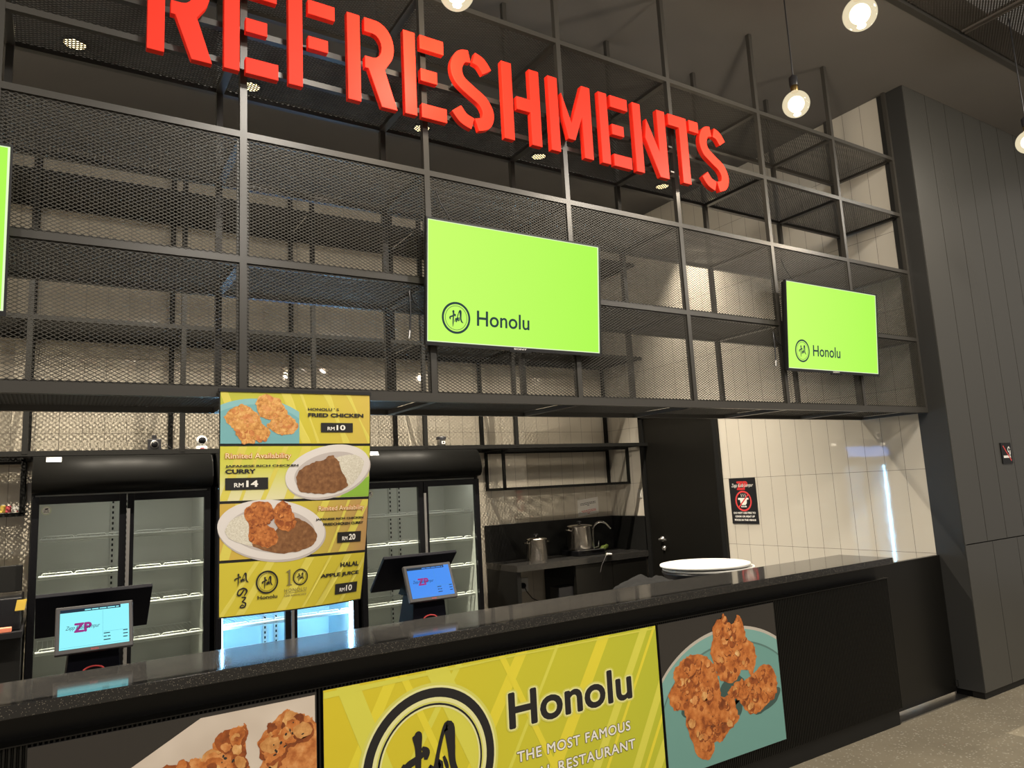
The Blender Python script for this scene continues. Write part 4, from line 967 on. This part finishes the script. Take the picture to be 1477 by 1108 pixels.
stroke(b, [(5.588, 1.635, .008), (5.59, 1.655, .009), (5.575, 1.66, .009), (5.572, 1.68, .009), (5.59, 1.695, .008), (5.605, 1.68, .006)], hm, .5, 'white_ink'); stroke(b, [(5.60, 1.635, .007), (5.606, 1.655, .007), (5.60, 1.672, .006)], hm, .5, 'white_ink')
poly(b, [(5.496, 1.700), (5.504, 1.708), (5.610, 1.594), (5.602, 1.586)], hm, 1.2, 'gasket_red')
tag(b.build('no_smoking_sign'), 'small square no-smoking sign on the dark plank wall', 'sign')

# ================================================================== LAMPS
def bulb(x, y, z, r, label, first=None):
    if first is not None: return dup(first, (x, y, z), label)
    t = thing('pendant_bulb', label, 'lamp', (x, y, z), 'round pendant bulbs')
    MB().mat('bulb_glass').lathe([(max(.0001, r * sin(pi * i / 20)), -r * cos(pi * i / 20)) for i in range(0, 19)] + [(.022, r * 1.0), (.018, r * 1.06)], (x, y, z), 32).build('globe', t)
    MB().mat('lamp_core').lathe([(max(.0001, r * .60 * sin(pi * i / 14)), -r * .60 * cos(pi * i / 14)) for i in range(15)], (x, y, z), 24).build('filament', t)
    MB().mat('brass').lathe([(.020, r * 1.0), (.020, r * 1.0 + .03), (.017, r * 1.0 + .034)], (x, y, z), 18).build('cap', t)
    MB().mat('black_plastic').lathe([(.024, r + .034), (.024, r + .085), (.008, r + .10)], (x, y, z), 18).build('socket', t)
    MB().mat('black_plastic').tube([(x, y, z + r + .1), (x, y, CEIL + .02)], .004, 8).build('cord', t)
    return t
B0 = bulb(.756, -.44, 3.622, .0725, 'pendant bulb cut by the top edge, above the letter S')
bulb(2.82, -.545, 3.60, .0725, 'glowing pendant bulb in front of the grid near the last letter', B0)
bulb(2.40, -1.19, 3.60, .0725, 'pendant bulb hanging nearest the camera at the upper right', B0)
bulb(4.62, -.945, 3.60, .0725, 'pendant bulb cut by the right edge, before the dark plank wall', B0)
for o in [o for o in COL.objects if o.get('category') == 'lamp']:
    la = bpy.data.lights.new('bulb_light', 'POINT'); la.energy = 24; la.color = (1, .84, .64); la.shadow_soft_size = .05
    lo = bpy.data.objects.new('bulb_lamp', la); COL.objects.link(lo); lo.location = (o.location.x, o.location.y, o.location.z - .09)
DL = [-1.85, -.573, .484, 1.798, 2.927, 4.407]
d0 = None
DLAB = ['', 'round ceiling downlight at the far left, beside the first letter R', 'round ceiling downlight under the first letter E', 'round ceiling downlight behind a post under the second letter E', 'round ceiling downlight just below the letter H', 'round ceiling downlight just below the letter N, last of the row']
for i, x in enumerate(DL):
    if i:
        if d0 is None:
            d0 = thing('downlight', DLAB[i], 'light', (x, 2.07, CEIL), 'downlights in the kitchen ceiling')
            MB().mat('black_matt').lathe([(.078, -.0005), (.078, -.012), (.064, -.014), (.062, -.004)], (x, 2.07, CEIL), 32).build('trim_ring', d0)
            MB().mat('down_lens').lathe([(.061, -.006), (.05, -.010), (.0001, -.013)], (x, 2.07, CEIL), 32).build('lens', d0)
        else: dup(d0, (x, 2.07, CEIL), DLAB[i])
    la = bpy.data.lights.new('downlight_light', 'SPOT'); la.energy = 800 if x < 4 else 580; la.color = (1, .89, .72); la.spot_size = 1.68 if x < 4 else 1.27; la.spot_blend = .6 if x < 4 else 1.; la.shadow_soft_size = .013
    lo = bpy.data.objects.new('downlight_lamp', la); COL.objects.link(lo); lo.location = (x, 2.07, CEIL - .03)
# sprinkler heads
for x, y, lb in ((1.92, -.25, 'tiny ceiling sprinkler nozzle above the letter H'), (2.48, -.28, 'tiny ceiling sprinkler nozzle above the letters M and E')):
    tag(MB().mat('brushed').lathe([(.016, 0), (.012, -.008), (.006, -.012), (.006, -.03), (.012, -.032), (.0001, -.034)], (x, y, CEIL - .0005), 14).build('sprinkler'), lb, 'sprinkler')
# hall lamps: ceiling fittings behind the camera
def area(x, y, z, e, col, size, rx=0., rz=0.):
    la = bpy.data.lights.new('hall_light', 'AREA'); la.shape = 'DISK'; la.size = size; la.energy = e; la.color = col
    lo = bpy.data.objects.new('hall_lamp', la); COL.objects.link(lo); lo.location = (x, y, z); lo.rotation_euler = (rx, 0, rz)
for x in (-2.4, .6, 3.6, 6.6):
    for y in (-2.2, -4.6): area(x, y, 4.40, 62, (1, .92, .80), .5, .35 if y < -3 else .2)
wd = bpy.data.worlds.new('world'); scn.world = wd; wd.use_nodes = True
wd.node_tree.nodes['Background'].inputs[0].default_value = (.24, .215, .19, 1); wd.node_tree.nodes['Background'].inputs[1].default_value = 1.05
vs_ = scn.view_settings; vs_.view_transform = 'Standard'; vs_.look = 'None'; vs_.exposure = 0; vs_.gamma = 1; vs_.use_curve_mapping = False
scn.cycles.sample_clamp_indirect = 12
